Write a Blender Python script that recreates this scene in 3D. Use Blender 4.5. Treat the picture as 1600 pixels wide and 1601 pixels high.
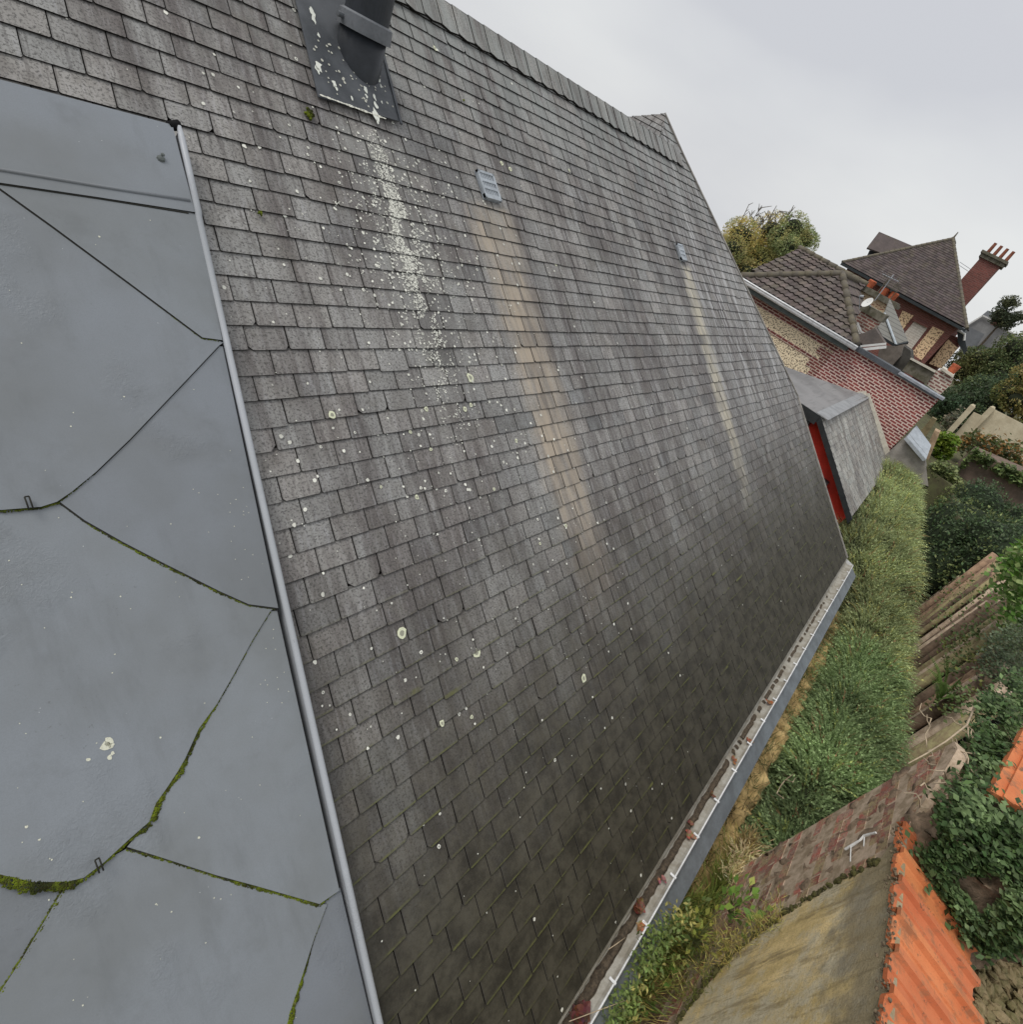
import bpy, math, random
import numpy as np
from mathutils import Vector, Matrix
for o in list(bpy.data.objects): bpy.data.objects.remove(o)
random.seed(7); RNG = np.random.default_rng(7)
SC = bpy.context.scene; COL = SC.collection
R = math.radians
# ---------------------------------------------------------------- camera
CAMH = 7.0
M = np.array([[0.629778, -0.228892, 0.742286], [-0.669095, -0.645267, 0.368705], [0.394579, -0.728862, -0.559525]])
cam = bpy.data.objects.new('camera', bpy.data.cameras.new('camera')); COL.objects.link(cam)
cam.matrix_world = Matrix(((M[0,0], -M[0,1], -M[0,2], 0), (M[1,0], -M[1,1], -M[1,2], 0), (M[2,0], -M[2,1], -M[2,2], CAMH), (0,0,0,1)))
cam.data.lens = 36*867/1600; cam.data.sensor_width = 36; cam.data.clip_end = 2000; cam.data.clip_start = .05
SC.camera = cam
# ---------------------------------------------------------------- sky and sun (overcast)
SUN_EL, SUN_AZ = R(58), R(140)      # azimuth measured from +X towards +Y
world = bpy.data.worlds.new('World'); SC.world = world; world.use_nodes = True
wn = world.node_tree.nodes; wl = world.node_tree.links; wn.clear()
wo = wn.new('ShaderNodeOutputWorld'); bg = wn.new('ShaderNodeBackground'); wl.new(bg.outputs[0], wo.inputs[0])
sky = wn.new('ShaderNodeTexSky'); sky.sky_type = 'NISHITA'; sky.sun_disc = False
sky.sun_elevation = SUN_EL; sky.sun_rotation = R(90)-SUN_AZ; sky.air_density = 1; sky.dust_density = 4
tc = wn.new('ShaderNodeTexCoord'); mp = wn.new('ShaderNodeMapping'); mp.inputs['Scale'].default_value = (1, 1, 2.6)
nz = wn.new('ShaderNodeTexNoise'); nz.inputs['Scale'].default_value = 1.5; nz.inputs['Detail'].default_value = 5; nz.inputs['Roughness'].default_value = .45
wl.new(tc.outputs['Generated'], mp.inputs[0]); wl.new(mp.outputs[0], nz.inputs['Vector'])
cr = wn.new('ShaderNodeValToRGB'); cr.color_ramp.elements[0].position = .36; cr.color_ramp.elements[1].position = .66
cr.color_ramp.elements[0].color = (.50, .51, .54, 1); cr.color_ramp.elements[1].color = (.645, .655, .655, 1)
wl.new(nz.outputs['Fac'], cr.inputs[0])
vm = wn.new('ShaderNodeVectorMath'); vm.operation = 'SCALE'; vm.inputs['Scale'].default_value = 10.0   # cloud layer in sky units
wl.new(cr.outputs[0], vm.inputs[0])
mx = wn.new('ShaderNodeMix'); mx.data_type = 'RGBA'; mx.inputs['Factor'].default_value = .94
wl.new(sky.outputs[0], mx.inputs['A']); wl.new(vm.outputs[0], mx.inputs['B']); wl.new(mx.outputs['Result'], bg.inputs['Color'])
bg.inputs['Strength'].default_value = .1
sun = bpy.data.objects.new('sun', bpy.data.lights.new('sun', 'SUN')); COL.objects.link(sun)
sun.data.energy = 1.5; sun.data.angle = R(24); sun.data.color = (1, .965, .91)
sd = Vector((math.cos(SUN_EL)*math.cos(SUN_AZ), math.cos(SUN_EL)*math.sin(SUN_AZ), math.sin(SUN_EL)))
sun.rotation_euler = sd.to_track_quat('Z', 'Y').to_euler(); sun.location = (0, 0, 30)
SC.view_settings.view_transform = 'Standard'; SC.view_settings.look = 'None'; SC.view_settings.exposure = .34; SC.view_settings.gamma = 1
# ---------------------------------------------------------------- measuring helpers: survey rays -> world points
def ray(p): return M @ np.array([(p[0]-800)/867., (p[1]-800)/867., 1.])
def atX(p, x): r = ray(p)*(x/ray(p)[0]); return Vector((r[0], r[1], r[2]+CAMH))
def atY(p, y): r = ray(p)*(y/ray(p)[1]); return Vector((r[0], r[1], r[2]+CAMH))
def atZ(p, z): r = ray(p)*((z-CAMH)/ray(p)[2]); return Vector((r[0], r[1], z))
TH = R(36); RN = np.array([0, -math.sin(TH), math.cos(TH)]); RS = np.array([0, math.cos(TH), math.sin(TH)])
RO = RN*-2.6 + np.array([0, 0, CAMH])
def uvroof(p, d=-2.6):
    r = ray(p); r = r*d/(RN@r); return float(r[0]), float(RS@r)
def rp(u, v, h=0.0): return Vector(RO + RS*v + RN*h + np.array([u, 0, 0]))
# ---------------------------------------------------------------- material helpers
class NT:
    def __init__(s, name, rough=.8, spec=.3):
        s.m = bpy.data.materials.new(name); s.m.use_nodes = True; s.t = s.m.node_tree; s.b = s.t.nodes['Principled BSDF']
        s.b.inputs['Roughness'].default_value = rough; s.b.inputs['Specular IOR Level'].default_value = spec
    def n(s, ty, **k):
        x = s.t.nodes.new('ShaderNode'+ty)
        for a, v in k.items(): setattr(x, a, v)
        return x
    def set(s, sock, v):
        if v is None: return
        if hasattr(v, 'links') or isinstance(v, bpy.types.NodeSocket): s.t.links.new(v, sock)
        elif isinstance(v, tuple) and len(v) == 3 and sock.type == 'RGBA': sock.default_value = (*v, 1)
        else: sock.default_value = v
    def obj(s): return s.n('TexCoord').outputs['Object']
    def uv(s, name): return s.n('UVMap', uv_map=name).outputs[0]
    def attr(s, name): return s.n('Attribute', attribute_name=name).outputs['Color']
    def vs(s, v, sc): x = s.n('VectorMath', operation='MULTIPLY'); s.set(x.inputs[0], v); x.inputs[1].default_value = sc; return x.outputs[0]
    def noise(s, v, sc, det=3, ro=.55, dist=0):
        x = s.n('TexNoise'); s.set(x.inputs['Vector'], v); x.inputs['Scale'].default_value = sc; x.inputs['Detail'].default_value = det
        x.inputs['Roughness'].default_value = ro; x.inputs['Distortion'].default_value = dist; return x.outputs['Fac']
    def vor(s, v, sc, out='Distance', feat='F1', rand=1):
        x = s.n('TexVoronoi', feature=feat); s.set(x.inputs['Vector'], v); x.inputs['Scale'].default_value = sc
        x.inputs['Randomness'].default_value = rand; return x.outputs[out]
    def mr(s, v, a, b, c=0., d=1.):
        x = s.n('MapRange', interpolation_type='SMOOTHSTEP'); s.set(x.inputs[0], v)
        for i, q in enumerate((a, b, c, d)): s.set(x.inputs[i+1], q)
        return x.outputs[0]
    def ma(s, op, a, b=None, c=None):
        x = s.n('Math', operation=op); s.set(x.inputs[0], a); s.set(x.inputs[1], b); s.set(x.inputs[2], c); return x.outputs[0]
    def mix(s, f, a, b, bt='MIX'):
        x = s.n('Mix', data_type='RGBA', blend_type=bt); s.set(x.inputs['Factor'], f); s.set(x.inputs['A'], a); s.set(x.inputs['B'], b); return x.outputs['Result']
    def sep(s, v): x = s.n('SeparateXYZ'); s.set(x.inputs[0], v); return x.outputs
    def comb(s, a, b, c=0.): x = s.n('CombineXYZ'); s.set(x.inputs[0], a); s.set(x.inputs[1], b); s.set(x.inputs[2], c); return x.outputs[0]
    def bump(s, h, st=.3, d=.01):
        x = s.n('Bump'); s.set(x.inputs['Height'], h); x.inputs['Strength'].default_value = st; x.inputs['Distance'].default_value = d
        s.t.links.new(x.outputs[0], s.b.inputs['Normal'])
    def out(s, c, rough=None):
        s.set(s.b.inputs['Base Color'], c)
        if rough is not None: s.set(s.b.inputs['Roughness'], rough)
        return s.m
def simple(name, col, rough=.8, var=.25, sc=8., col2=None, metal=0, bump=0.):
    t = NT(name, rough); c = t.noise(t.obj(), sc, 5, .65)
    c2 = col2 or tuple(x*(1-var*2) for x in col)
    o = t.mix(t.mr(c, .35, .68), col, c2)
    o = t.mix(t.mr(t.noise(t.obj(), sc*9, 2), .4, .75, 0, .35), o, tuple(x*.6 for x in col))
    if bump: t.bump(t.noise(t.obj(), sc*4, 5, .7), bump, .01)
    t.b.inputs['Metallic'].default_value = metal
    return t.out(o)
# ---------------------------------------------------------------- mesh helpers
def link(name, me, parent=None, mats=()):
    o = bpy.data.objects.new(name, me); COL.objects.link(o)
    for m in (mats if isinstance(mats, (list, tuple)) else [mats]): me.materials.append(m)
    if parent is not None: o.parent = parent
    return o
class MB:
    def __init__(s): s.v = []; s.f = []; s.mi = []; s.uv = []; s.uv2 = []; s.col = []
    def face(s, idx, mi=0, uv=None, uv2=None, col=(1, 1, 1)):
        s.f.append(tuple(idx)); s.mi.append(mi); k = len(idx); s.uv += list(uv) if uv else [(0, 0)]*k; s.uv2 += list(uv2) if uv2 else [(.5, .5)]*k; s.col += [(*col, 1)]*k
    def add(s, vs): n = len(s.v); s.v += [tuple(x) for x in vs]; return n
    def prism(s, poly, dvec, mi=0, mside=None, col=(1, 1, 1), uv=None, back=True):
        """poly = list of points (ordered CCW seen against dvec); top is poly + dvec"""
        k = len(poly); d = Vector(dvec); n = s.add([Vector(p)+d for p in poly]+[Vector(p) for p in poly])
        s.face(range(n, n+k), mi, uv, col=col)
        if back: s.face(range(n+2*k-1, n+k-1, -1), mi, uv[::-1] if uv else None, col=col)
        ms = mi if mside is None else mside
        for i in range(k): j = (i+1) % k; s.face((n+j, n+i, n+k+i, n+k+j), ms, [uv[j], uv[i], uv[i], uv[j]] if uv else None, col=col)
    def box(s, x0, x1, y0, y1, z0, z1, mi=0, col=(1, 1, 1)): s.prism([(x0, y0, z0), (x1, y0, z0), (x1, y1, z0), (x0, y1, z0)], (0, 0, z1-z0), mi, col=col)
    def bar(s, a, b, w, h, up=(0, 0, 1), mi=0):
        a = Vector(a); b = Vector(b); d = (b-a).normalized(); sd = d.cross(Vector(up))
        if sd.length < 1e-4: sd = d.cross(Vector((1, 0, 0)))
        sd.normalize(); u = sd.cross(d); sd *= w/2; u *= h/2
        s.prism([a-sd-u, a+sd-u, a+sd+u, a-sd+u][::-1], b-a, mi)
    def tube(s, pts, r, seg=10, mi=0, cap=True, col=(1, 1, 1)):
        pts = [Vector(p) for p in pts]; rs = r if isinstance(r, (list, tuple)) else [r]*len(pts); rings = []; prev = None
        for i, p in enumerate(pts):
            d = (pts[min(i+1, len(pts)-1)]-pts[max(i-1, 0)]).normalized()
            a = prev if prev else (Vector((0, 0, 1)) if abs(d.z) < .9 else Vector((1, 0, 0)))
            x = (a - d*a.dot(d)).normalized(); prev = x; y = d.cross(x)
            rings.append(s.add([p+(x*math.cos(t)+y*math.sin(t))*rs[i] for t in [2*math.pi*k/seg for k in range(seg)]]))
        for a, b in zip(rings, rings[1:]):
            for k in range(seg): j = (k+1) % seg; s.face((a+k, a+j, b+j, b+k), mi, col=col)
        if cap: s.face([rings[0]+k for k in range(seg)][::-1], mi, col=col); s.face([rings[-1]+k for k in range(seg)], mi, col=col)
    def build(s, name, mats, parent=None, smooth=False, uvs=False, cols=False):
        me = bpy.data.meshes.new(name); me.from_pydata(s.v, [], s.f); me.polygons.foreach_set('material_index', s.mi)
        if uvs:
            for nm, dat in (('UVMap', s.uv), ('local', s.uv2)): me.uv_layers.new(name=nm).data.foreach_set('uv', np.array(dat, dtype=np.float32).ravel())
        if cols: me.color_attributes.new('tone', 'FLOAT_COLOR', 'CORNER').data.foreach_set('color', np.array(s.col, dtype=np.float32).ravel())
        if smooth: me.polygons.foreach_set('use_smooth', [True]*len(s.f))
        me.update(); return link(name, me, parent, mats)
def quads(name, V, colors, mats, parent=None):
    """V: (n,4,3) quads, colors (n,3)"""
    n = len(V); me = bpy.data.meshes.new(name); me.vertices.add(4*n); me.vertices.foreach_set('co', V.astype(np.float32).ravel())
    me.loops.add(4*n); me.loops.foreach_set('vertex_index', np.arange(4*n, dtype=np.int32)); me.polygons.add(n)
    me.polygons.foreach_set('loop_start', np.arange(0, 4*n, 4, dtype=np.int32)); me.update(calc_edges=True)
    c = np.concatenate([np.repeat(colors, 4, 0), np.ones((4*n, 1))], 1)
    me.color_attributes.new('tone', 'FLOAT_COLOR', 'CORNER').data.foreach_set('color', c.astype(np.float32).ravel())
    return link(name, me, parent, mats)
def tag(o, label, cat, group=None, kind=None):
    o['label'] = label; o['category'] = cat
    if group: o['group'] = group
    if kind: o['kind'] = kind
    return o
def empty(name, loc, label=None, cat=None, group=None):
    o = bpy.data.objects.new(name, None); COL.objects.link(o); o.empty_display_size = .2; o.matrix_world = Matrix.Translation(Vector(loc))
    if label: tag(o, label, cat, group)
    return o
def adopt(root):
    """children are modelled in world space: keep them there under the root's base point"""
    inv = Matrix.Translation(root.location).inverted()
    for c in [x for x in bpy.data.objects if x.parent is root]: c.matrix_parent_inverse = inv
def clip(poly, cl):
    out = poly
    for i in range(len(cl)):
        a = cl[i]; b = cl[(i+1) % len(cl)]; ex, ey = b[0]-a[0], b[1]-a[1]; src = out; out = []
        sdv = lambda p: ex*(p[1]-a[1])-ey*(p[0]-a[0])
        for j in range(len(src)):
            p = src[j]; q = src[(j+1) % len(src)]; sp, sq = sdv(p), sdv(q)
            if sp >= 0: out.append(p)
            if (sp >= 0) != (sq >= 0): t = sp/(sp-sq); out.append((p[0]+(q[0]-p[0])*t, p[1]+(q[1]-p[1])*t))
        if not out: return []
    return out
# ---------------------------------------------------------------- materials
def slate_mat(name, main=True, gain=1.):
    t = NT(name, .72, .35); uv = t.uv('UVMap'); lo = t.uv('local'); u, v, _ = t.sep(uv); a, b, _ = t.sep(lo)
    tone = t.attr('tone')
    st = t.noise(t.vs(uv, (11, 1.0, 1)), 1, 6, .62); fine = t.noise(t.vs(t.comb(t.ma('SUBTRACT', u, t.ma('MULTIPLY', v, .1)), v), (42, 4, 1)), 1, 4, .6); pt = t.noise(uv, .75, 4, .6)
    f = t.ma('ADD', t.ma('MULTIPLY', st, .8), t.ma('MULTIPLY', pt, .9)); f = t.ma('ADD', f, t.ma('MULTIPLY', t.noise(t.vs(t.comb(t.ma('SUBTRACT', u, t.ma('MULTIPLY', v, .1)), v), (3.2, .28, 1)), 1, 4, .6), 1.0)); f = t.mr(f, 1.16, 1.55)
    c = t.mix(f, (.285, .28, .268), (.128, .116, .112))
    ff = t.mr(u, 2.5, 6.5, .45, .85); c = t.mix(t.ma('MULTIPLY', t.mr(fine, .50, .68), ff), c, (.33, .325, .33)); c = t.mix(t.ma('MULTIPLY', t.mr(fine, .46, .34), ff), c, (.075, .066, .066))
    c = t.mix(t.mr(t.noise(uv, 3.2, 4, .7), .5, .7, 0, .6), c, (.165, .155, .14))
    c = t.mix(1., c, tone, 'MULTIPLY')
    if gain != 1: c = t.mix(1., c, (gain, gain*1.01, gain*.96), 'MULTIPLY')
    sp = t.noise(uv, 75, 3, .75); c = t.mix(t.mr(sp, .5, .62, 0, .72), c, (.042, .04, .038)); c = t.mix(t.mr(t.noise(uv, 28, 4, .8), .52, .66, 0, .45), c, (.06, .057, .054))
    c = t.mix(t.mr(t.noise(uv, 140, 2, .6), .58, .72, 0, .5), c, (.33, .32, .30))
    if main:
        n1 = t.noise(uv, 1.7, 4, .65)
        mv = t.mr(t.ma('ADD', v, t.ma('MULTIPLY', n1, 1.3)), 1.05, -1.7, 0, 1.)
        c = t.mix(mv, c, t.mix(t.mr(t.noise(uv, 5, 5, .75), .35, .65), (.066, .060, .043), (.026, .023, .016)))
        # stains that run down below the two roof vents, and the pale run below the flue
        def streak(c, u0, w, v0, v1, col, k, dr=0.):
            cu = t.ma('ADD', t.ma('SUBTRACT', u, t.ma('MULTIPLY', v, dr)), t.ma('MULTIPLY', t.noise(t.vs(uv, (3, 2.2, 1)), 1, 3), -.14)); cu = t.ma('ADD', cu, t.ma('MULTIPLY', t.ma('SUBTRACT', t.sep(tone)[1], 1.), .35))
            d = t.ma('ABSOLUTE', t.ma('ADD', cu, .07-u0)); e = t.mr(d, w, w*.3); e = t.ma('MULTIPLY', e, t.mr(t.sep(tone)[1], .88, 1.06, .55, 1.))
            e = t.ma('MULTIPLY', e, t.mr(v, v0, v0-.1)); e = t.ma('MULTIPLY', e, t.mr(v, v1, v1+1.7))
            e = t.ma('MULTIPLY', e, t.mr(t.noise(t.vs(uv, (16, 2.2, 1)), 1, 4), .3, .6, .35, 1))
            return t.mix(t.ma('MULTIPLY', e, k), c, col)
        c = streak(c, 3.62, .36, 2.30, -1.4, (.41, .345, .265), .8, .06)
        c = streak(c, 3.80, .14, 2.30, 1.6, (.32, .34, .345), .8, .0)
        c = streak(c, 7.42, .24, 2.2, -1.5, (.50, .46, .36), .85, .10)
        c = streak(c, 2.62, .42, 2.6, 0.2, (.27, .275, .26), .5, .05)
        pale = t.ma('MULTIPLY', t.mr(t.noise(t.vs(uv, (12, .8, 1)), 1, 5, .65), .5, .62), t.mr(u, 6.6, 8.6)); pale = t.ma('MULTIPLY', pale, t.mr(v, -.6, .8))
        c = t.mix(t.ma('MULTIPLY', pale, .8), c, (.44, .44, .44))
        top = t.ma('MULTIPLY', t.mr(v, 2.5, 3.7), t.mr(t.noise(t.vs(uv, (6, 1, 1)), 1, 3), .4, .6)); c = t.mix(t.ma('MULTIPLY', top, .55), c, (.25, .27, .26))
        # moss film along the lower edges of the low courses
        ed = t.ma('MULTIPLY', t.mr(t.ma('ADD', b, t.ma('MULTIPLY', t.noise(uv, 40, 2), .12)), .17, .05), t.mr(v, .3, -1.6)); ed = t.ma('MULTIPLY', ed, t.mr(t.noise(uv, 5, 5, .75), .42, .60))
        c = t.mix(t.ma('MULTIPLY', ed, .9), c, (.12, .125, .04))
    # dirty margins
    am = t.ma('MINIMUM', a, t.ma('SUBTRACT', 1., a)); g = t.mr(am, .045, .0, 0, .55); c = t.mix(g, c, (.045, .042, .038))
    c = t.mix(t.mr(b, .93, 1.02, 0, .6), c, (.045, .042, .038))
    t.bump(t.ma('ADD', t.ma('MULTIPLY', fine, .4), t.ma('MULTIPLY', sp, .5)), .35, .004)
    return t.out(c)
mSLATE = slate_mat('slate'); mSLATE2 = slate_mat('slate_clean', False); mSLATE3 = slate_mat('slate_pale', False, 1.5)
mDARK = NT('slate_edge_and_gap_shade', .95, .1).out((.022, .02, .018))
def lichen_mat():
    t = NT('lichen', .95, .1); c = t.attr('tone'); o = t.obj()
    c = t.mix(t.mr(t.noise(o, 160, 3, .7), .5, .65, 0, .3), c, (.25, .25, .2)); return t.out(c)
mLICH = lichen_mat()
def zinc_mat(name, base=(.3, .3, .3), warm=(.3, .3, .3), rough=.5, dirt=.5, toned=False): return _zinc(name, base, warm, rough, dirt, toned)
def _zinc(name, base, warm, rough, dirt, toned):
    t = NT(name, rough, .4); o = t.obj()
    c = t.mix(t.mr(t.noise(o, 1.3, 4, .6), .35, .7), base, warm)
    c = t.mix(t.mr(t.noise(o, 3.5, 5, .7), .52, .75, 0, dirt), c, tuple(x*.8 for x in warm))
    c = t.mix(t.mr(t.noise(o, 230, 2, .6), .35, .7, 0, .3), c, tuple(x*.72 for x in base))
    wh = t.mr(t.vor(o, 26), .05, .03); wh = t.ma('MULTIPLY', wh, t.mr(t.noise(o, 5, 3, .6), .58, .64)); c = t.mix(wh, c, (.62, .64, .62))
    ds = t.mr(t.noise(o, 55, 4, .75), .62, .7); ds = t.ma('MULTIPLY', ds, t.mr(t.noise(o, 2.7, 3, .6), .56, .66)); c = t.mix(t.ma('MULTIPLY', ds, .6), c, (.12, .125, .13))
    if toned: c = t.mix(1., c, t.attr('tone'), 'MULTIPLY'); c = t.mix(t.mr(t.noise(t.vs(o, (5, 1.2, 1.2)), 1, 6, .7), .5, .72, 0, .35), c, (.13, .14, .145))
    wr = t.ma('MULTIPLY', t.noise(t.vs(o, (1, 1, 1)), 48, 5, .7, 1.2), t.mr(t.noise(o, 2.1, 2, .5), .56, .66))
    t.bump(t.ma('ADD', t.ma('MULTIPLY', wr, 3.5), t.ma('ADD', t.ma('MULTIPLY', t.noise(o, 1.6, 2), 6.), t.ma('MULTIPLY', t.noise(o, 260, 2), .06))), .4, .004)
    return t.out(c, t.mr(t.noise(o, 6, 4), .3, .7, rough-.08, rough+.15))
mZINC = zinc_mat('painted_zinc', (.212, .230, .252), (.178, .188, .196)); mZSHEET = zinc_mat('painted_zinc_sheet', (.222, .240, .263), (.182, .193, .20), toned=True); mROLL = zinc_mat('zinc_roll', (.40, .42, .45), (.36, .38, .40), .42, .2)
mGUT = simple('weathered_zinc', (.40, .385, .34), .7, .2, 9, (.25, .225, .18), bump=.3)
mBEAD = simple('gutter_bead', (.80, .81, .82), .4, .12, 9)
mFASC = simple('fascia_zinc', (.20, .225, .245), .6, .16, 5, (.14, .155, .168), bump=.1)
def flue_mat():
    t = NT('dark_lead', .55, .4); o = t.obj(); c = t.mix(t.mr(t.noise(o, 5, 4), .35, .7), (.085, .092, .102), (.045, .05, .057))
    c = t.mix(t.mr(t.noise(o, 60, 3), .6, .75, 0, .4), c, (.16, .165, .17)); return t.out(c)
mLEAD = flue_mat()
mPIPE = simple('black_flue_enamel', (.035, .04, .048), .38, .2, 6)
mBAND = simple('flue_band', (.16, .17, .185), .45, .2, 6)
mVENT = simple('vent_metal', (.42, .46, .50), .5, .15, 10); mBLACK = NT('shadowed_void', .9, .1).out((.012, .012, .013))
def moss_mat():
    t = NT('moss', 1, .05); o = t.obj(); c = t.mix(t.mr(t.noise(o, 13, 4, .7), .38, .60), (.030, .036, .014), (.15, .19, .018))
    c = t.mix(t.mr(t.noise(o, 110, 3), .48, .62, 0, .7), c, (.05, .04, .018)); c = t.mix(t.mr(t.noise(o, 25, 3, .7), .62, .72, 0, .6), c, (.28, .24, .15)); t.bump(t.noise(o, 180, 3), .8, .006); return t.out(c)
mMOSS = moss_mat()
def brick_mat(name, cols, mortar, axis='Y', bw=.235, bh=.075, ms=.014, dirt=None, dk=.4, off=.5, msm=.1):
    t = NT(name, .9, .2); o = t.obj(); x, y, z = t.sep(o)
    vec = t.comb(y if axis == 'Y' else x, z)
    b = t.n('TexBrick', offset=off, squash=1.0); t.set(b.inputs['Vector'], vec); b.inputs['Scale'].default_value = 1
    b.inputs['Brick Width'].default_value = bw; b.inputs['Row Height'].default_value = bh; b.inputs['Mortar Size'].default_value = ms
    b.inputs['Mortar Smooth'].default_value = msm; b.inputs['Bias'].default_value = 0
    t.set(b.inputs['Color1'], cols[0]); t.set(b.inputs['Color2'], cols[1]); t.set(b.inputs['Mortar'], mortar)
    c = t.mix(t.mr(t.noise(o, 6, 5, .7), .45, .75, 0, .55), b.outputs['Color'], cols[2])
    if dirt: c = t.mix(t.mr(t.noise(o, 1.6, 5, .7), .42, .68, 0, dk), c, dirt)
    t.bump(t.ma('ADD', t.ma('SUBTRACT', 1., b.outputs['Fac']), t.noise(o, 30, 3)), .5, .012); return t.out(c)
mBRICK = brick_mat('red_brick_white_joints', ((.26, .06, .055), (.13, .04, .04), (.40, .12, .10)), (.66, .52, .46), bw=.21, bh=.078, ms=.016)
mBRICK2 = brick_mat('dark_red_brick', ((.23, .085, .07), (.16, .065, .055), (.13, .06, .055)), (.22, .13, .11), bw=.22, bh=.08, ms=.01)
def flint_mat(name, light=(.66, .56, .40), dark=(.09, .07, .055), sc=9., stretch=(1, 1, 1.8), k=.42):
    t = NT(name, .85, .3); o = t.obj(); d = t.vor(t.vs(o, stretch), sc); n = t.noise(o, 4, 3)
    c = t.mix(t.mr(t.ma('ADD', d, t.ma('MULTIPLY', n, .3)), k-.06, k+.04), dark, light)
    c = t.mix(t.mr(t.noise(o, 14, 3), .5, .7, 0, .5), c, tuple(x*.72 for x in light)); t.bump(d, .4, .02); return t.out(c)
mFLINT = flint_mat('flint_cream_mortar', (.80, .68, .48), (.10, .075, .055), 19., (1, 1, 1.4), .55); mFLINT2 = flint_mat('flint_golden', (.80, .58, .36), (.22, .13, .085), 13., (1, 1, 1), .58)
def tile_mat(name, c1, c2, rw, rh, axis='Y', moss=.3):
    t = NT(name, .85, .2); o = t.obj(); c = t.mix(t.mr(t.noise(o, 3, 5, .7), .35, .7), c1, c2)
    c = t.mix(t.mr(t.noise(o, 25, 3), .45, .7, 0, .5), c, tuple(x*.55 for x in c1)); c = t.mix(t.mr(t.noise(o, 2.3, 4), .55, .7, 0, moss), c, (.10, .09, .05))
    tone = t.attr('tone'); c = t.mix(1., c, tone, 'MULTIPLY'); return t.out(c)
mPANT = tile_mat('brown_pantile', (.165, .138, .125), (.105, .092, .086), 0, 0); mPLAIN = tile_mat('plum_plain_tile', (.112, .092, .088), (.082, .069, .066), 0, 0)
mRIDGE = simple('mossy_ridge_tile', (.125, .112, .095), .9, .25, 5, (.165, .145, .10))
mRED = simple('red_painted_render', (.78, .07, .05), .7, .1, 4); mBARGE = simple('anthracite_timber', (.035, .042, .046), .5, .15, 6)
mCREAM = simple('cream_flashing', (.70, .66, .56), .7, .12, 6); mGREY = simple('grey_render', (.37, .34, .31), .9, .2, 3, bump=.2)
mTERRA = simple('terracotta_pot', (.50, .13, .06), .8, .2, 8); mWHITE = simple('white_paint', (.74, .74, .72), .6, .08, 5)
mCAP = simple('mossy_stone_cap', (.19, .175, .14), .95, .3, 6, (.09, .085, .055), bump=.4)
mCONC = simple('pale_concrete', (.62, .55, .40), .9, .2, 3, (.50, .43, .30), bump=.2)
mSTEEL = simple('galvanised_metal', (.42, .45, .48), .45, .15, 6)
mSOIL = simple('dark_soil', (.10, .075, .05), 1, .3, 3, (.055, .045, .03), bump=.5); mGRASSG = simple('grassy_ground', (.11, .115, .055), 1, .3, 4, (.075, .065, .04), bump=.5)
mRUBB = simple('ochre_rubble', (.66, .48, .22), 1, .3, 9, (.30, .21, .09), bump=.8)
mSTONE = simple('rubble_stone', (.25, .19, .125), 1, .3, 6, (.10, .08, .055), bump=.9)
mWOOD = simple('weathered_pole', (.42, .30, .21), .95, .3, 9, (.20, .13, .09), bump=.6); mTWIG = simple('dry_twig', (.50, .40, .28), .9, .2, 9)
def leaf_mat(name, rough=.55, tr=.25):
    t = NT(name, rough, .35); c = t.attr('tone'); t.b.inputs['Transmission Weight'].default_value = 0
    t.out(c); tl = t.n('BsdfTranslucent'); t.set(tl.inputs['Color'], c); ms = t.n('MixShader'); ms.inputs[0].default_value = tr
    t.t.links.new(t.b.outputs[0], ms.inputs[1]); t.t.links.new(tl.outputs[0], ms.inputs[2]); t.t.links.new(ms.outputs[0], t.t.nodes['Material Output'].inputs['Surface']); return t.m
mLEAF = leaf_mat('foliage', tr=.35); mTRUNK = simple('bark', (.11, .085, .06), .95, .3, 8)
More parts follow.
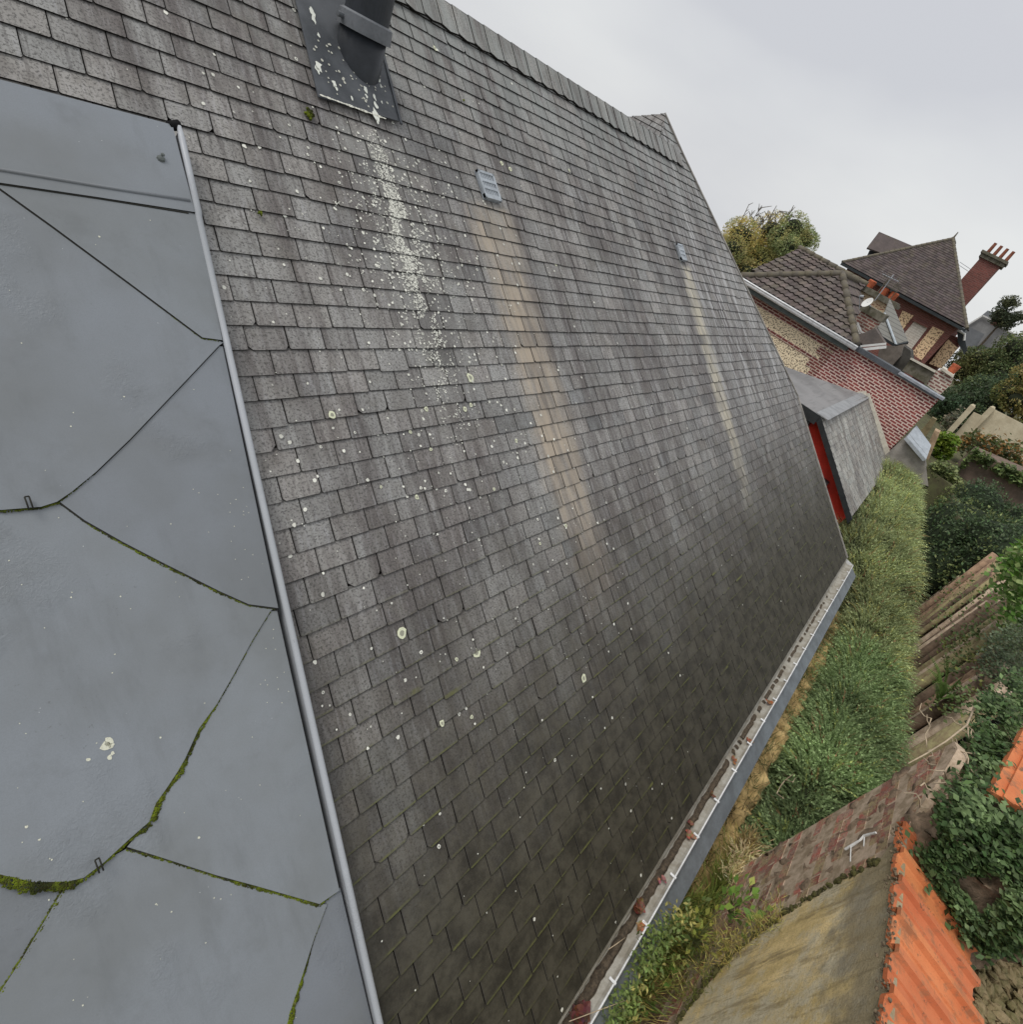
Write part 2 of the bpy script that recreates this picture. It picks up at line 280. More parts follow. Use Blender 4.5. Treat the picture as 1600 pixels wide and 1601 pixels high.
# ---------------------------------------------------------------- slate laying
def lay_slates(mb, poly, O, U, V, N, w=.22, p=.128, v0=None, shear=0., smat=0, emat=1, jit=1., th=.0055, tlo=.88, seed=1, tilt=.009, gap=.0027):
    rd = random.Random(seed); us = [q[0] for q in poly]; vs = [q[1] for q in poly]; u0, u1, vv0, vv1 = min(us), max(us), min(vs), max(vs)
    v0 = vv0 if v0 is None else v0; k = 0; O = Vector(O); U = Vector(U); V = Vector(V); N = Vector(N)
    Pt = lambda u, v, h: O+U*u+V*v+N*h
    while v0+k*p < vv1:
        vb = v0+k*p; x = u0-w*(1+(k % 2)*.5)-rd.random()*.02*jit-abs(shear)*8
        while x < u1+abs(shear)*8:
            wi = w*(1+rd.uniform(-.035, .035)*jit); dv = rd.gauss(0, .0022)*jit; ro = rd.gauss(0, .006)*jit; dh = rd.uniform(0, .0035)*jit
            xa, xb = x+gap, x+wi-gap; ta, tb = vb+dv-(.014 if rd.random() < .012*jit else 0), vb+p*1.10; cc = .006 if rd.random() < .93 else rd.uniform(.012, .03)
            sh = lambda a, b: a+shear*b
            pl = [(sh(xa, ta)+cc, ta), (sh(xb, ta)-cc, ta+ro*wi), (sh(xb, ta), ta+ro*wi+cc), (sh(xb, tb), tb), (sh(xa, tb), tb), (sh(xa, ta), ta+cc)]
            x += wi; pl = clip(pl, poly)
            if len(pl) < 3: continue
            g = rd.uniform(tlo, 1.12); hue = rd.uniform(-.02, .025); col = (g*(1+hue), g, g*(1-hue*.6))
            if rd.random() < .05: col = (col[0]*.8, col[1]*.82, col[2]*.84)
            hh = lambda v: .014+dh-tilt*(v-vb)/p; tp = [Pt(a, b, hh(b)) for a, b in pl]; bt = [Pt(a, b, hh(b)-th) for a, b in pl]
            K = len(pl); n = mb.add(tp+bt); mb.face(range(n, n+K), smat, pl, [((a-sh(xa, b))/wi, (b-vb)/p) for a, b in pl], col)
            for i in range(K): j = (i+1) % K; mb.face((n+j, n+i, n+K+i, n+K+j), emat)
        k += 1
    return lambda u, v: .0155-tilt*(((v-v0)/p) % 1.0)+.0035
UX = (1, 0, 0)
# ================================================================ SLATE ROOFED BUILDING
bld = empty('slate_roofed_building', (5, 2, 0), 'long slate roofed building with half-hipped far end, zinc clad strip and zinc gutter', 'building')
def hipu(v): return 11.2 if v < .1 else 11.2-.575*(v-.1)
EV = -3.0; TOP = 4.02; EVG = -3.04
poly = [(-1.2, EV), (11.2, EV), (11.2, .1), (hipu(TOP), TOP), (-1.2, TOP)]
roof = MB(); hfun = lay_slates(roof, poly, RO, UX, RS, RN, v0=EV-.02, shear=.10, seed=3)
polyw = [(8.12, 3.98), (hipu(4.0), 3.98), (8.70, 4.55)]      # the part of the hipped end that rises above the ridge
lay_slates(roof, polyw, RO, UX, RS, RN, v0=EV-.02, shear=.10, seed=5)
# lichens: round pale discs in the run below the flue, scattered ones elsewhere, the big ones where they grow
lr = random.Random(11)
from mathutils import noise as _mn
vnoise0 = lambda a, b: _mn.noise(Vector((a, b, 0)))
LCX = lambda v: 2.585+.055*v
def lich(u, v, r, col, ring=False):
    h = hfun(u, v)+.0012; k = 9; pts = []; ph = lr.random()*6; seed = [lr.uniform(.75, 1.2) for _ in range(k)]
    pts = [rp(u+math.cos(ph+6.283*i/k)*r*seed[i], v+math.sin(ph+6.283*i/k)*r*seed[i], h) for i in range(k)]
    n = roof.add(pts)
    if ring:
        m = roof.add([rp(u+math.cos(ph+6.283*i/k)*r*seed[i]*.5, v+math.sin(ph+6.283*i/k)*r*seed[i]*.5, h+.0006) for i in range(k)])
        for i in range(k): j = (i+1) % k; roof.face((n+i, n+j, m+j, m+i), 2, col=col)
        roof.face(range(m, m+k), 2, col=(.30, .30, .24) if ring == 2 else (.22, .22, .20))
    else: roof.face(range(n, n+k), 2, col=col)
for (px, py, r) in [(517, 650, .022), (733, 591, .032), (743, 1020, .036), (626, 990, .030), (910, 1060, .030), (688, 1130, .018), (650, 778, .016), (883, 822, .018), (735, 1120, .012),
                    (640, 676, .013), (665, 640, .016), (711, 1030, .012), (672, 703, .012), (735, 634, .016), (805, 690, .016), (594, 762, .009), (783, 257, .020), (796, 266, .020), (888, 268, .016), (868, 415, .014), (678, 78, .02), (725, 640, .018), (770, 765, .012), (842, 850, .012)]:
    u, v = uvroof((px, py)); lich(u, v, r, (.66, .68, .50), 2)
for i in range(7600):
    if lr.random() < .86:
        v = lr.triangular(.35, 2.6, 2.0); q_ = lr.random(); u = lr.gauss(LCX(v), .055 if q_ < .62 else (.12 if q_ < .86 else .30)); r = lr.choice([.002, .0025, .003, .004, .005, .006]) if q_ < .86 else lr.choice([.003, .004, .006, .009])
        if vnoise0(u*9, v*6) < -.12 and q_ < .86: continue
        if v < 1.5 and lr.random() < .45: continue
    else: u = lr.uniform(.5, 11) if lr.random() < .4 else lr.gauss(2.7, .9); v = lr.uniform(-3, 3.9) if lr.random() < .4 else lr.gauss(.7, 1.0); r = lr.choice([.0025, .003, .004, .005, .008, .011])
    if not (-1 < u < hipu(v)-.1 and -3 < v < 3.7): continue
    g = lr.uniform(.55, .85); lich(u, v, r, (g, g*1.0, g*.9), lr.random() < .3)
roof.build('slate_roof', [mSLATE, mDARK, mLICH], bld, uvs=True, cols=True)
# dark sheet below the slates, paints the shade seen in their gaps
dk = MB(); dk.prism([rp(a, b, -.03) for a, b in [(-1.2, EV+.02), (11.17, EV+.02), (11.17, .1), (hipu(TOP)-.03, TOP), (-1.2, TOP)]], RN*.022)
dk.prism([rp(a, b, -.03) for a, b in [(8.15, TOP), (hipu(TOP)-.04, TOP), (8.68, 4.50)]], RN*.022); dk.build('slate_gap_shade', mDARK, bld)
# the facet of the rear wing that shows above the ridge
A = rp(8.70, 4.55, .015); B = rp(8.08, 3.84, .0); Cc = ray((925, 188)); Cc = Cc*(7.5/Cc[0]); Cc = Vector((Cc[0], Cc[1], Cc[2]+CAMH))
Nn = (B-A).cross(Cc-A).normalized()
if Nn.x > 0: Nn = -Nn
hz = Nn.cross(Vector((0, 0, 1))).normalized()
vv = Nn.cross(hz).normalized()
if vv.z < 0: vv = -vv
if hz.cross(vv).dot(Nn) < 0: hz = -hz
pl = [((P-B).dot(hz), (P-B).dot(vv)) for P in (A, B, Cc)]
ar = sum(pl[i][0]*pl[(i+1) % 3][1]-pl[(i+1) % 3][0]*pl[i][1] for i in range(3))
if ar < 0: pl = pl[::-1]
wf = MB(); lay_slates(wf, pl, B, hz, vv, Nn, w=.24, p=.14, seed=9); wf.prism([B-Nn*.02, A-Nn*.02, Cc-Nn*.02], Nn*.012, 1); wf.build('rear_wing_slates', [mSLATE2, mDARK], bld, uvs=True, cols=True)  # dark prism under the facet paints the shade of its slate gaps
# ridge slates, overlapping, with the wavy lower edge
rg = MB(); x = -1.2; rr = random.Random(4)
while x < 8.35:
    w = .195+rr.uniform(-.006, .006); lo = 3.765+rr.gauss(0, .006); hi = TOP+.02; g = rr.uniform(.95, 1.3)
    pl = [(x+.10*lo, lo+.012), (x+w*.45+.10*lo, lo-.012), (x+w+.03+.10*lo, lo+.016), (x+w+.03+.10*hi, hi), (x+.10*hi, hi)]
    h0, h1 = .038, .030
    tp = [rp(a, b, h0 if a < x+w*.3 + .10*b else (h0*.6+h1*.4 if a < x+w*.7+.10*b else h1)) for a, b in pl]; n = rg.add(tp+[q-Vector(RN)*.012 for q in tp])
    rg.face(range(n, n+5), 0, pl, [(.5, .5)]*5, (g, g*1.01, g*.99))
    for i in range(5): j = (i+1) % 5; rg.face((n+j, n+i, n+5+i, n+5+j), 1)
    x += w
rg.prism([rp(-1.2, TOP+.015, .0), rp(8.3, TOP+.015, .0), rp(8.3, TOP+.06, -.06), rp(-1.2, TOP+.06, -.06)], RN*.035, 0, uv=[(0, 4), (9, 4), (9, 4.1), (0, 4.1)])
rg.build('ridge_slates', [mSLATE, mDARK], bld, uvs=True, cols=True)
# the far slope behind the ridge, hip end, walls
bk = MB(); yr = RO[1]+RS[1]*TOP; zr = RO[2]+RS[2]*TOP; ye = RO[1]+RS[1]*EVG; ze = RO[2]+RS[2]*EVG
bk.prism([(-1.2, yr+.02, zr), (8.95, yr+.02, zr), (11.2, yr+5.7, ze), (-1.2, yr+5.7, ze)], (0, -.02, -.06)); bk.build('rear_roof_slope', mSLATE2, bld)
he = MB(); hv = .1; yh = RO[1]+RS[1]*hv; zh = RO[2]+RS[2]*hv
he.prism([(11.2, yh, zh), (11.2, 2*yr-yh, zh), (8.98, yr+.03, zr)], (-.05, 0, -.05)); he.build('half_hip', mSLATE2, bld)
wa = MB(); wa.prism([(-2, ye+.06, 0), (-2, 2*yr-ye-.1, 0), (-2, 2*yr-ye-.1, ze-.1), (-2, ye+.06, ze-.1)], (13.1, 0, 0))
wa.prism([(11.0, ye+.1, ze-.1), (11.0, yh, zh-.1), (11.0, 2*yr-yh, zh-.1), (11.0, 2*yr-ye-.1, ze-.1)], (.12, 0, 0)); wa.build('masonry_wall', mRUBB, bld)
# verge strip, pale edge to the far gable
vg = MB()
for (a, b) in [((11.2, EV), (11.2, .1)), ((11.2, .1), (hipu(TOP), TOP)), ((hipu(TOP), TOP), (8.70, 4.56))]:
    vg.bar(rp(a[0]-.01, a[1], .012), rp(b[0]-.01, b[1], .012), .035, .035, RN)
vg.build('verge_trim', simple('verge_grey', (.36, .34, .31), .8, .2, 8), bld)
# ---- zinc clad strip: overlapping sheets above the slate plane
ZD = -2.6+.055
def zp(px, py, h=0): u, v = uvroof((px, py), ZD); return rp(u, v, .055+h)
A_ = [(-160, 276), (0, 297), (150, 318), (290, 340)]
B_ = [(-160, 180), (0, 305), (80, 362), (200, 450), (312, 533), (338, 537)]
C_ = [(338, 545), (286, 600), (200, 690), (147, 741), (109, 772), (87, 787), (62, 795), (0, 800), (-160, 770)]
D_ = [(92, 787), (130, 815), (190, 849), (250, 880), (300, 905), (340, 925), (385, 945), (427, 951)]
E_ = [(420, 955), (392, 1000), (362, 1055), (336, 1100), (308, 1138), (287, 1184), (276, 1203), (259, 1229), (241, 1254), (231, 1282), (199, 1310), (161, 1345), (129, 1369), (105, 1375), (52, 1376), (0, 1364), (-160, 1290)]
F_ = [(197, 1325), (240, 1335), (280, 1348), (336, 1366), (399, 1383), (437, 1394), (497, 1411), (525, 1390)]
G_ = [(510, 1412), (490, 1464), (472, 1520), (451, 1583), (440, 1640), (420, 1720)]
H_ = [(100, 1385), (93, 1397), (70, 1436), (35, 1495), (0, 1548), (-60, 1650)]
def roll(y): return (268+.224*(y-205)+1, y)
mGRIME = NT('seam_grime', .95, .1).out((.035, .035, .03))
SPOTS = [(168, 1157, .015), (163, 1166, .016), (172, 1164, .010), (169, 1182, .009), (174, 1176, .006), (136, 1186, .007), (289, 611, .010), (152, 378, .004), (396, 410, .004), (60, 1310, .004), (248, 1152, .004), (309, 1308, .005), (40, 1290, .005)]
SPOTS += [(lr.uniform(10, 520), lr.uniform(350, 1590), lr.choice([.0015, .002, .0025, .003])) for _ in range(70)]
SPOTS += [(lr.gauss(370, 28), lr.gauss(780, 40), .002) for _ in range(24)] + [(lr.gauss(420, 12), lr.gauss(1090, 60), .0022) for _ in range(16)]
sheets = [  # name, outline, layer height
    ('zinc_top_flashing', [(-160, 100), (0, 138), (265, 205), (300, 340)]+A_[::-1][1:], .042),
    ('zinc_sheet', [(-160, 276), (0, 297), (290, 340), (302, 342), (343, 537)]+B_[::-1][1:], .036),
    ('zinc_sheet', [(-160, 180)]+B_[1:]+[(345, 540)]+C_, .030),
    ('zinc_sheet', [(92, 787)]+C_[:5][::-1]+[(345, 545), (431, 951)]+D_[::-1][1:-1], .024),
    ('zinc_sheet', C_[::-1][:4]+D_+E_, .018),
    ('zinc_sheet', [(197, 1322)]+E_[:10][::-1]+[(431, 955), (528, 1390)]+F_[::-1][1:-1], .012),
    ('zinc_sheet', [(105, 1380)]+[(129, 1369), (161, 1345)]+F_[:-1]+G_+[(200, 1760), (-60, 1700), (-60, 1650)]+H_[:-1][::-1][:-1], .006),
    ('zinc_sheet', [(-160, 1290), (0, 1364), (52, 1376), (104, 1376)]+H_+[(-160, 1650)], .0),
    ('zinc_sheet', [(497, 1409), (531, 1386), (583, 1605), (612, 1720), (420, 1720)]+G_[::-1][1:], .0)]
und = MB(); und.prism([zp(*q, -.035) for q in [(-160, 110), (265, 210), (300, 340), (430, 950), (578, 1600), (605, 1715), (-160, 1715)]][::-1], RN*.03); und.build('zinc_underlay', mGRIME, bld)
for nm, ol, h in sheets:
    pts = [zp(q[0], q[1], 0) for q in ol]
    loc = [(q.x, (q-Vector(RO)).dot(Vector(RS))) for q in pts]
    area = sum(loc[i][0]*loc[(i+1) % len(loc)][1]-loc[(i+1) % len(loc)][0]*loc[i][1] for i in range(len(loc)))
    if area < 0: pts = pts[::-1]
    m_ = MB(); g_t = lr.uniform(.91, 1.06); m_.prism(pts, RN*(h+.004), 0, 1, col=(g_t*.99, g_t, g_t*lr.uniform(.99, 1.02)))
    xs = [q[0] for q in ol]; yy = [q[1] for q in ol]
    def inside(px, py):
        c_ = False
        for (x0, y0), (x1, y1) in zip(ol, ol[1:]+ol[:1]):
            if (y0 > py) != (y1 > py) and px < (x1-x0)*(py-y0)/(y1-y0)+x0: c_ = not c_
        return c_
    for (px, py, r) in SPOTS:
        if not all(inside(px+dx, py+dy) for dx in (-7, 7) for dy in (-7, 7)): continue
        n = m_.add([zp(px, py, h+.0052)+Vector((math.cos(a)*r*lr.uniform(.6, 1.2), 0, 0))+Vector(RS)*math.sin(a)*r*lr.uniform(.6, 1.3) for a in [6.283*k/9 for k in range(9)]]); m_.face(range(n, n+9), 2, col=(.66, .66, .54))
    m_.build(nm, [mZSHEET, mGRIME, mLICH], bld, cols=True)
# folded lip of the top flashing
lp = MB(); lp.tube([zp(-160, 255, .043), zp(0, 277, .045), zp(150, 301, .045), zp(292, 322, .045)], .008, 8); lp.build('flashing_fold', mZINC, bld, True)
# edge roll
ro_ = MB(); ys = [206, 225, 260, 340, 345, 540, 740, 950, 1180, 1400, 1600, 1725]
ro_.tube([zp(*roll(y), .045 if y < 345 else .036) + Vector((.018, 0, 0)) for y in ys], [.010]+[.0155]*11, 14)
ro_.build('edge_roll', mROLL, bld, True)
rs_ = MB(); rs_.prism([zp(*roll(y), -.05)+Vector((.012, 0, 0)) for y in (212, 1725)]+[zp(*roll(y), .03)+Vector((.012, 0, 0)) for y in (1725, 212)], (.016, 0, 0)); rs_.build('roll_upstand', mROLL, bld)
ca = MB(); q = zp(267, 205, .03); ca.tube([q+Vector((-.02, -.004, 0)), q+Vector((.03, .01, .012))], [.02, .024], 9); ca.build('roll_end_cap', mBLACK, bld, True)
# zinc hooks and the sealed fixing
for (px, py, a) in [(44, 795, 0), (152, 1352, 0)]:
    k = MB(); b = zp(px, py, .05); s_ = Vector(RS)
    for dx in (-.006, .006): k.tube([b+Vector((dx, 0, 0))-s_*.012, b+Vector((dx, 0, 0))+s_*.034], .0028, 6)
    k.tube([b+Vector((-.006, 0, 0))+s_*.034, b+Vector((.006, 0, 0))+s_*.034], .0028, 6); k.build('sheet_hook', mGRIME, bld, True)
def blob(mb, c, rx, ry, rz, seg=8, rings=5, jit=.2, U=Vector((1, 0, 0)), V=Vector(RS), N=Vector(RN), rd=lr, mi=0):
    rows = []
    for i in range(rings+1):
        t = math.pi*i/rings
        if i in (0, rings): rows.append([mb.add([c+N*rz*math.cos(t)])]); continue
        n = mb.add([c+U*(rx*math.sin(t)*math.cos(a)*rd.uniform(1-jit, 1+jit))+V*(ry*math.sin(t)*math.sin(a)*rd.uniform(1-jit, 1+jit))+N*(rz*math.cos(t)) for a in [6.283*k/seg for k in range(seg)]]); rows.append([n+k for k in range(seg)])
    for A1, B1 in zip(rows, rows[1:]):
        for k in range(seg):
            j = (k+1) % seg
            if len(A1) == 1: mb.face((A1[0], B1[k], B1[j]), mi)
            elif len(B1) == 1: mb.face((A1[k], B1[0], A1[j]), mi)
            else: mb.face((A1[k], B1[k], B1[j], A1[j]), mi)
fx = MB(); blob(fx, zp(247, 258, .045), .020, .016, .013, 8, 4, .15); blob(fx, zp(249, 254, .058), .009, .009, .006, 7, 4, .1); fx.build('sealed_screw', simple('grey_sealant', (.13, .145, .14), .8), bld)
# moss in the seams: a crust of tiny cushions filling a band whose width is read along the seam
def moss_seam(line, h, widths, name='moss_line'):
    """widths: px widths at the vertices of the seam"""
    mb = MB(); rd = random.Random(len(line)*7+int(sum(widths)*10)); pts = [zp(q[0], q[1], h) for q in line]; S_ = Vector(RS)
    if len(widths) != len(line): widths = list(np.interp(np.linspace(0, 1, len(line)), np.linspace(0, 1, len(widths)), widths))
    tot = 0
    for a, b, wa, wb in zip(pts, pts[1:], widths, widths[1:]):
        L = (b-a).length; n = max(4, int(L*((wa+wb)/2*.0033+.002)/1.15e-5)); d = (b-a).normalized(); sd_ = d.cross(Vector(RN)).normalized()
        if sd_.dot(S_) > 0: sd_ = -sd_
        for k in range(n):
            f = rd.random(); w = (wa+(wb-wa)*f)*.0033*(.8+.35*vnoise0((a.lerp(b, f)).x*60, (a.lerp(b, f)).z*60)); t_ = rd.random(); r = rd.uniform(.0016, .0038)
            if w < .0045: r *= .75
            q = a.lerp(b, f)+sd_*(w*(t_-.22))+Vector(RN)*(w*.28*math.sin(math.pi*t_)); blob(mb, q, r*1.15, r, r*.9, 5, 3, .3, rd=rd)
    mb.build(name, mMOSS, bld)
moss_seam(D_, .019, [2, 3.5, 5, 5.5, 4.5, 5.5, 4.5, 3]); moss_seam(E_, .0135, [2.5, 3, 3, 3.5, 9, 7, 12, 7, 12, 13, 5, 4.5, 8, 14, 15, 12, 8])
moss_seam(F_, .0075, [3, 5, 3.5, 4, 7, 5, 7, 3]); moss_seam(G_, .003, [2, 2.5, 7, 12, 12, 8]); moss_seam(H_, .003, [8, 7, 6, 6.5, 6, 6]); moss_seam(C_[3:], .025, [2, 3, 3.5, 3.5, 4, 3])
moss_seam(B_[3:], .031, [1.5, 3, 3])
for L_, h_, r_ in ((A_, .036, .0045), (B_[:-1], .030, .0042), (C_[:4], .024, .003), (D_, .018, .005), (E_[:9], .012, .003), (F_, .006, .004)):
    m_ = MB(); m_.tube([zp(q[0], q[1], h_+.003)-Vector(RS)*.002 for q in L_], r_, 6); m_.build('seam_gap', mGRIME, bld)
# ---- flue with its flashing
fl = MB(); q = [uvroof(p) for p in [(465, 0), (500, 165), (618, 197), (590, 70)]]
fl.prism([rp(*c_, .03) for c_ in [(2.34, 2.66), (2.985, 2.70), (3.08, 3.72), (2.46, 3.72)]], RN*.008, 0)
fl.prism([rp(*c_, .036) for c_ in [(2.985, 2.68), (3.005, 2.68), (3.10, 3.72), (3.08, 3.72)]], RN*.010, 0); 
fcx, fcv = 2.80, 3.06; base = rp(fcx, fcv, 0)
def cyl_on_roof(mb, r, z_top, mi=0, seg=40, r2=None, lift=0.02):
    lo = []; hi = []; r2 = r2 or r
    for k in range(seg):
        a = 6.283*k/seg; x = base.x+r*math.cos(a); y = base.y+r*math.sin(a); z = base.z+(y-base.y)*math.tan(TH)+lift
        lo.append((x, y, z)); hi.append((base.x+r2*math.cos(a), base.y+r2*math.sin(a), max(z_top, z+.01)))
    n = mb.add(lo+hi)
    for k in range(seg): j = (k+1) % seg; mb.face((n+k, n+j, n+seg+j, n+seg+k), mi)
    mb.face(range(n+seg, n+2*seg), mi)
f1 = MB(); cyl_on_roof(f1, .155, base.z+.22, r2=.15); cyl_on_roof(f1, .175, base.z-.2, 0, lift=.03); sk = f1.build('flue_skirt', mPIPE, bld, True)
f2 = MB(); zb = base.z+.27
f2.tube([base+Vector((0, 0, .17)), base+Vector((0, 0, .25)), base+Vector((0, 0, .26))], [.178, .17, .15], 40); f2.tube([base+Vector((-.16, 0, .21)), base+Vector((-.22, -.02, .21))], .015, 8); f2.build('flue_band', mBAND, bld)
f3 = MB(); f3.tube([base+Vector((0, 0, .24)), base+Vector((0, 0, 1.05))], .142, 40); f3.tube([base+Vector((0, 0, .50)), base+Vector((0, 0, .52))], .147, 40); f3.build('flue_pipe', mPIPE, bld)
spl = fl; MI = 1
for (px, py, r) in [(498, 103, .055), (497, 110, .03), (488, 18, .04), (491, 30, .03), (498, 55, .018), (522, 130, .03), (525, 137, .02), (550, 153, .018), (572, 140, .028), (573, 150, .02), (586, 152, .025), (590, 112, .04), (592, 124, .03), (596, 135, .018), (588, 165, .03), (588, 180, .045), (590, 190, .02), (597, 160, .012), (580, 100, .02)]:
    u, v = uvroof((px, py), -2.56); n = spl.add([rp(u+math.cos(a)*r*.55*lr.uniform(.4, 1.3), v+math.sin(a)*r*lr.uniform(.5, 1.3), .0415) for a in [6.283*k/11 for k in range(11)]]); spl.face(range(n, n+11), 1, col=(.70, .72, .66))
for k in range(60):
    u = lr.uniform(2.42, 2.98); v = lr.uniform(2.72, 3.1); r = lr.uniform(.004, .010); n = spl.add([rp(u+math.cos(a)*r, v+math.sin(a)*r, .041) for a in [6.283*k/7 for k in range(7)]]); spl.face(range(n, n+7), 1, col=(.5, .5, .44))
for k in range(22):
    u = 2.37+.50*k/22; r = lr.uniform(.008, .018); n = spl.add([rp(u+math.cos(a)*r*1.6, 2.672+.004*k/22+math.sin(a)*r*.5, .0425) for a in [6.283*k/7 for k in range(7)]]); spl.face(range(n, n+7), 1, col=(.72, .72, .64))
fl.build('flue_flashing', [mLEAD, mLICH], bld, cols=True)
# ---- roof vents
def vent(u0, u1, v0, v1):
    b = MB(); H = .030
    fr = .035; w, h = u1-u0, v1-v0
    b.prism([rp(a, c, .018) for a, c in [(u0, v0), (u1, v0), (u1, v1), (u0, v1)]], RN*.006, 0)
    for a, c, d, e in [(u0, u0+fr*.6, v0, v1), (u1-fr*.6, u1, v0, v1), (u0, u1, v0, v0+fr), (u0, u1, v1-fr*.6, v1)]:
        b.prism([rp(a, d, H), rp(c, d, H), rp(c, e, H), rp(a, e, H)], RN*.022, 0)
    vo = b.build('roof_vent', mVENT, bld)
    bl = MB(); bl.prism([rp(a, c, .026) for a, c in [(u0+.02, v0+.03), (u1-.02, v0+.03), (u1-.02, v1-.02), (u0+.02, v1-.02)]], RN*.004); bl.build('vent_void', mBLACK, vo)
    g = MB()
    for r in range(1, 3): vv_ = v0+.03+(h-.05)*r/3; g.prism([rp(a, c, .032) for a, c in [(u0+.02, vv_-.012), (u1-.02, vv_-.012), (u1-.02, vv_+.012), (u0+.02, vv_+.012)]], RN*.02)
    for k in range(1, 8): uu = u0+.02+(w-.04)*k/8; g.prism([rp(a, c, .032) for a, c in [(uu-.005, v0+.03), (uu+.005, v0+.03), (uu+.005, v1-.02), (uu-.005, v1-.02)]], RN*.016)
    g.build('vent_grille', mVENT, vo)
vent(3.69, 3.89, 2.29, 2.52); vent(7.49, 7.67, 2.21, 2.43)
# ---- gutter, bead, brackets, ledge
def gp(y, z): return (0, y, z)
def strip(mb, prof, x0, x1, th=.004, mi=0, step=None):
    """open profile (y,z) extruded along x as a thin folded sheet"""
    n = len(prof); nrm = []
    for i in range(n):
        a = prof[max(i-1, 0)]; b = prof[min(i+1, n-1)]; d = Vector((0, b[0]-a[0], b[1]-a[1])).normalized(); nrm.append(Vector((0, -d.z, d.y)))
    out = [(p[0]+k.y*th, p[1]+k.z*th) for p, k in zip(prof, nrm)]; loop = prof+out[::-1]
    mb.prism([(x0, a, b) for a, b in loop], (x1-x0, 0, 0), mi)
GX0, GX1 = .5, 11.28
g0y, g0z = ye+.03, ze-.01
gt = MB(); strip(gt, [(g0y+.07, g0z+.035), (g0y-.035, g0z-.02), (g0y-.052, g0z-.075), (g0y-.11, g0z-.085), (g0y-.155, g0z-.055), (g0y-.17, g0z-.03)], GX0, GX1, .004)
gut = gt.build('gutter', mGUT, bld)
ec = MB(); ec.prism([(GX1, g0y-.17, g0z-.03), (GX1, g0y+.03, g0z-.005), (GX1, g0y+.03, g0z-.12), (GX1, g0y-.13, g0z-.12)], (.006, 0, 0)); ec.build('stop_end', mBEAD, gut)
bd = MB(); bd.tube([(x_, g0y-.176+.002*math.sin(x_*1.7), g0z-.028) for x_ in np.linspace(GX0, GX1, 24)], .0068, 8); bd.build('bead', mBEAD, gut, True)
for k in range(22):
    x_ = .95+k*.47; c_ = MB(); c_.bar((x_, g0y-.185, g0z-.018), (x_, g0y-.135, g0z-.026), .018, .006); c_.build('gutter_clip', mBEAD, gut)
yo = g0y-.178
fs = MB(); LX = .5; fs.prism([(LX, yo-.002, g0z-.075), (LX, yo-.165, g0z-.17), (LX, yo-.165, g0z-.215), (LX, yo+.14, g0z-.20), (LX, yo+.14, g0z-.135), (LX, yo+.03, g0z-.13)], (GX1-LX+.02, 0, 0)); fs.build('zinc_ledge', mFASC, bld)
adopt(bld)
# silt in the gutter and leaves lying in it
si = MB(); rd = random.Random(3); segs = 220; prev = None
for i in range(segs+1):
    x_ = GX0+.02+(9.5-GX0)*(i/segs)**1.35; full = max(.12, 1-(x_-1)/7.5); w1 = .012+.030*full*rd.uniform(.6, 1.1); w2 = .012+.036*full*rd.uniform(.6, 1.1); yc = g0y-.088+rd.gauss(0, .004); z_ = g0z-.074+.028*full*rd.uniform(.4, 1.1)
    r_ = si.add([(x_, yc+w1, g0z-.078), (x_, yc+w1*.4, z_), (x_, yc-w2*.4, z_+rd.uniform(-.004, .004)), (x_, yc-w2, g0z-.080)])
    if prev is not None and rd.random() < (.97 if x_ < 4.6 else .6):
        for k in range(3): si.face((prev+k, r_+k, r_+k+1, prev+k+1))
    prev = r_
so = si.build('gutter_silt', simple('wet_silt', (.13, .10, .07), .95, .3, 40, (.05, .04, .03), bump=.9)); tag(so, 'brown silt and rotted debris lying along the gutter bottom', 'silt', kind='stuff')
def leaf_obj(name, c, L, col, n=5, curl=.25, up=Vector((0, 0, 1)), seed=1):
    rd = random.Random(seed); mb = MB()
    for i in range(n):
        a = rd.uniform(0, 6.28); d = Vector((math.cos(a), math.sin(a), rd.uniform(-.1, .35))).normalized(); s_ = d.cross(up).normalized(); l = L*rd.uniform(.6, 1); p0 = c+Vector((rd.uniform(-.3, .3)*L, rd.uniform(-.2, .2)*L, rd.uniform(0, .25)*L)); rowp = None
        for k in range(5):
            f = k/4; w = l*.32*math.sin(math.pi*min(.97, f*.9+.08)); q = p0+d*l*(f-.3)+up*(curl*l*(f-.5)**2*2)+Vector((0, 0, rd.uniform(-.1, .1)*l))
            r_ = mb.add([q-s_*w+up*w*.5, q, q+s_*w+up*w*.5])
            if rowp is not None:
                cc = [x*rd.uniform(.6, 1.25) for x in col]; mb.face((rowp, r_, r_+1, rowp+1), col=cc); mb.face((rowp+1, r_+1, r_+2, rowp+2), col=cc)
            rowp = r_
    return mb.build(name, mLEAF, cols=True)
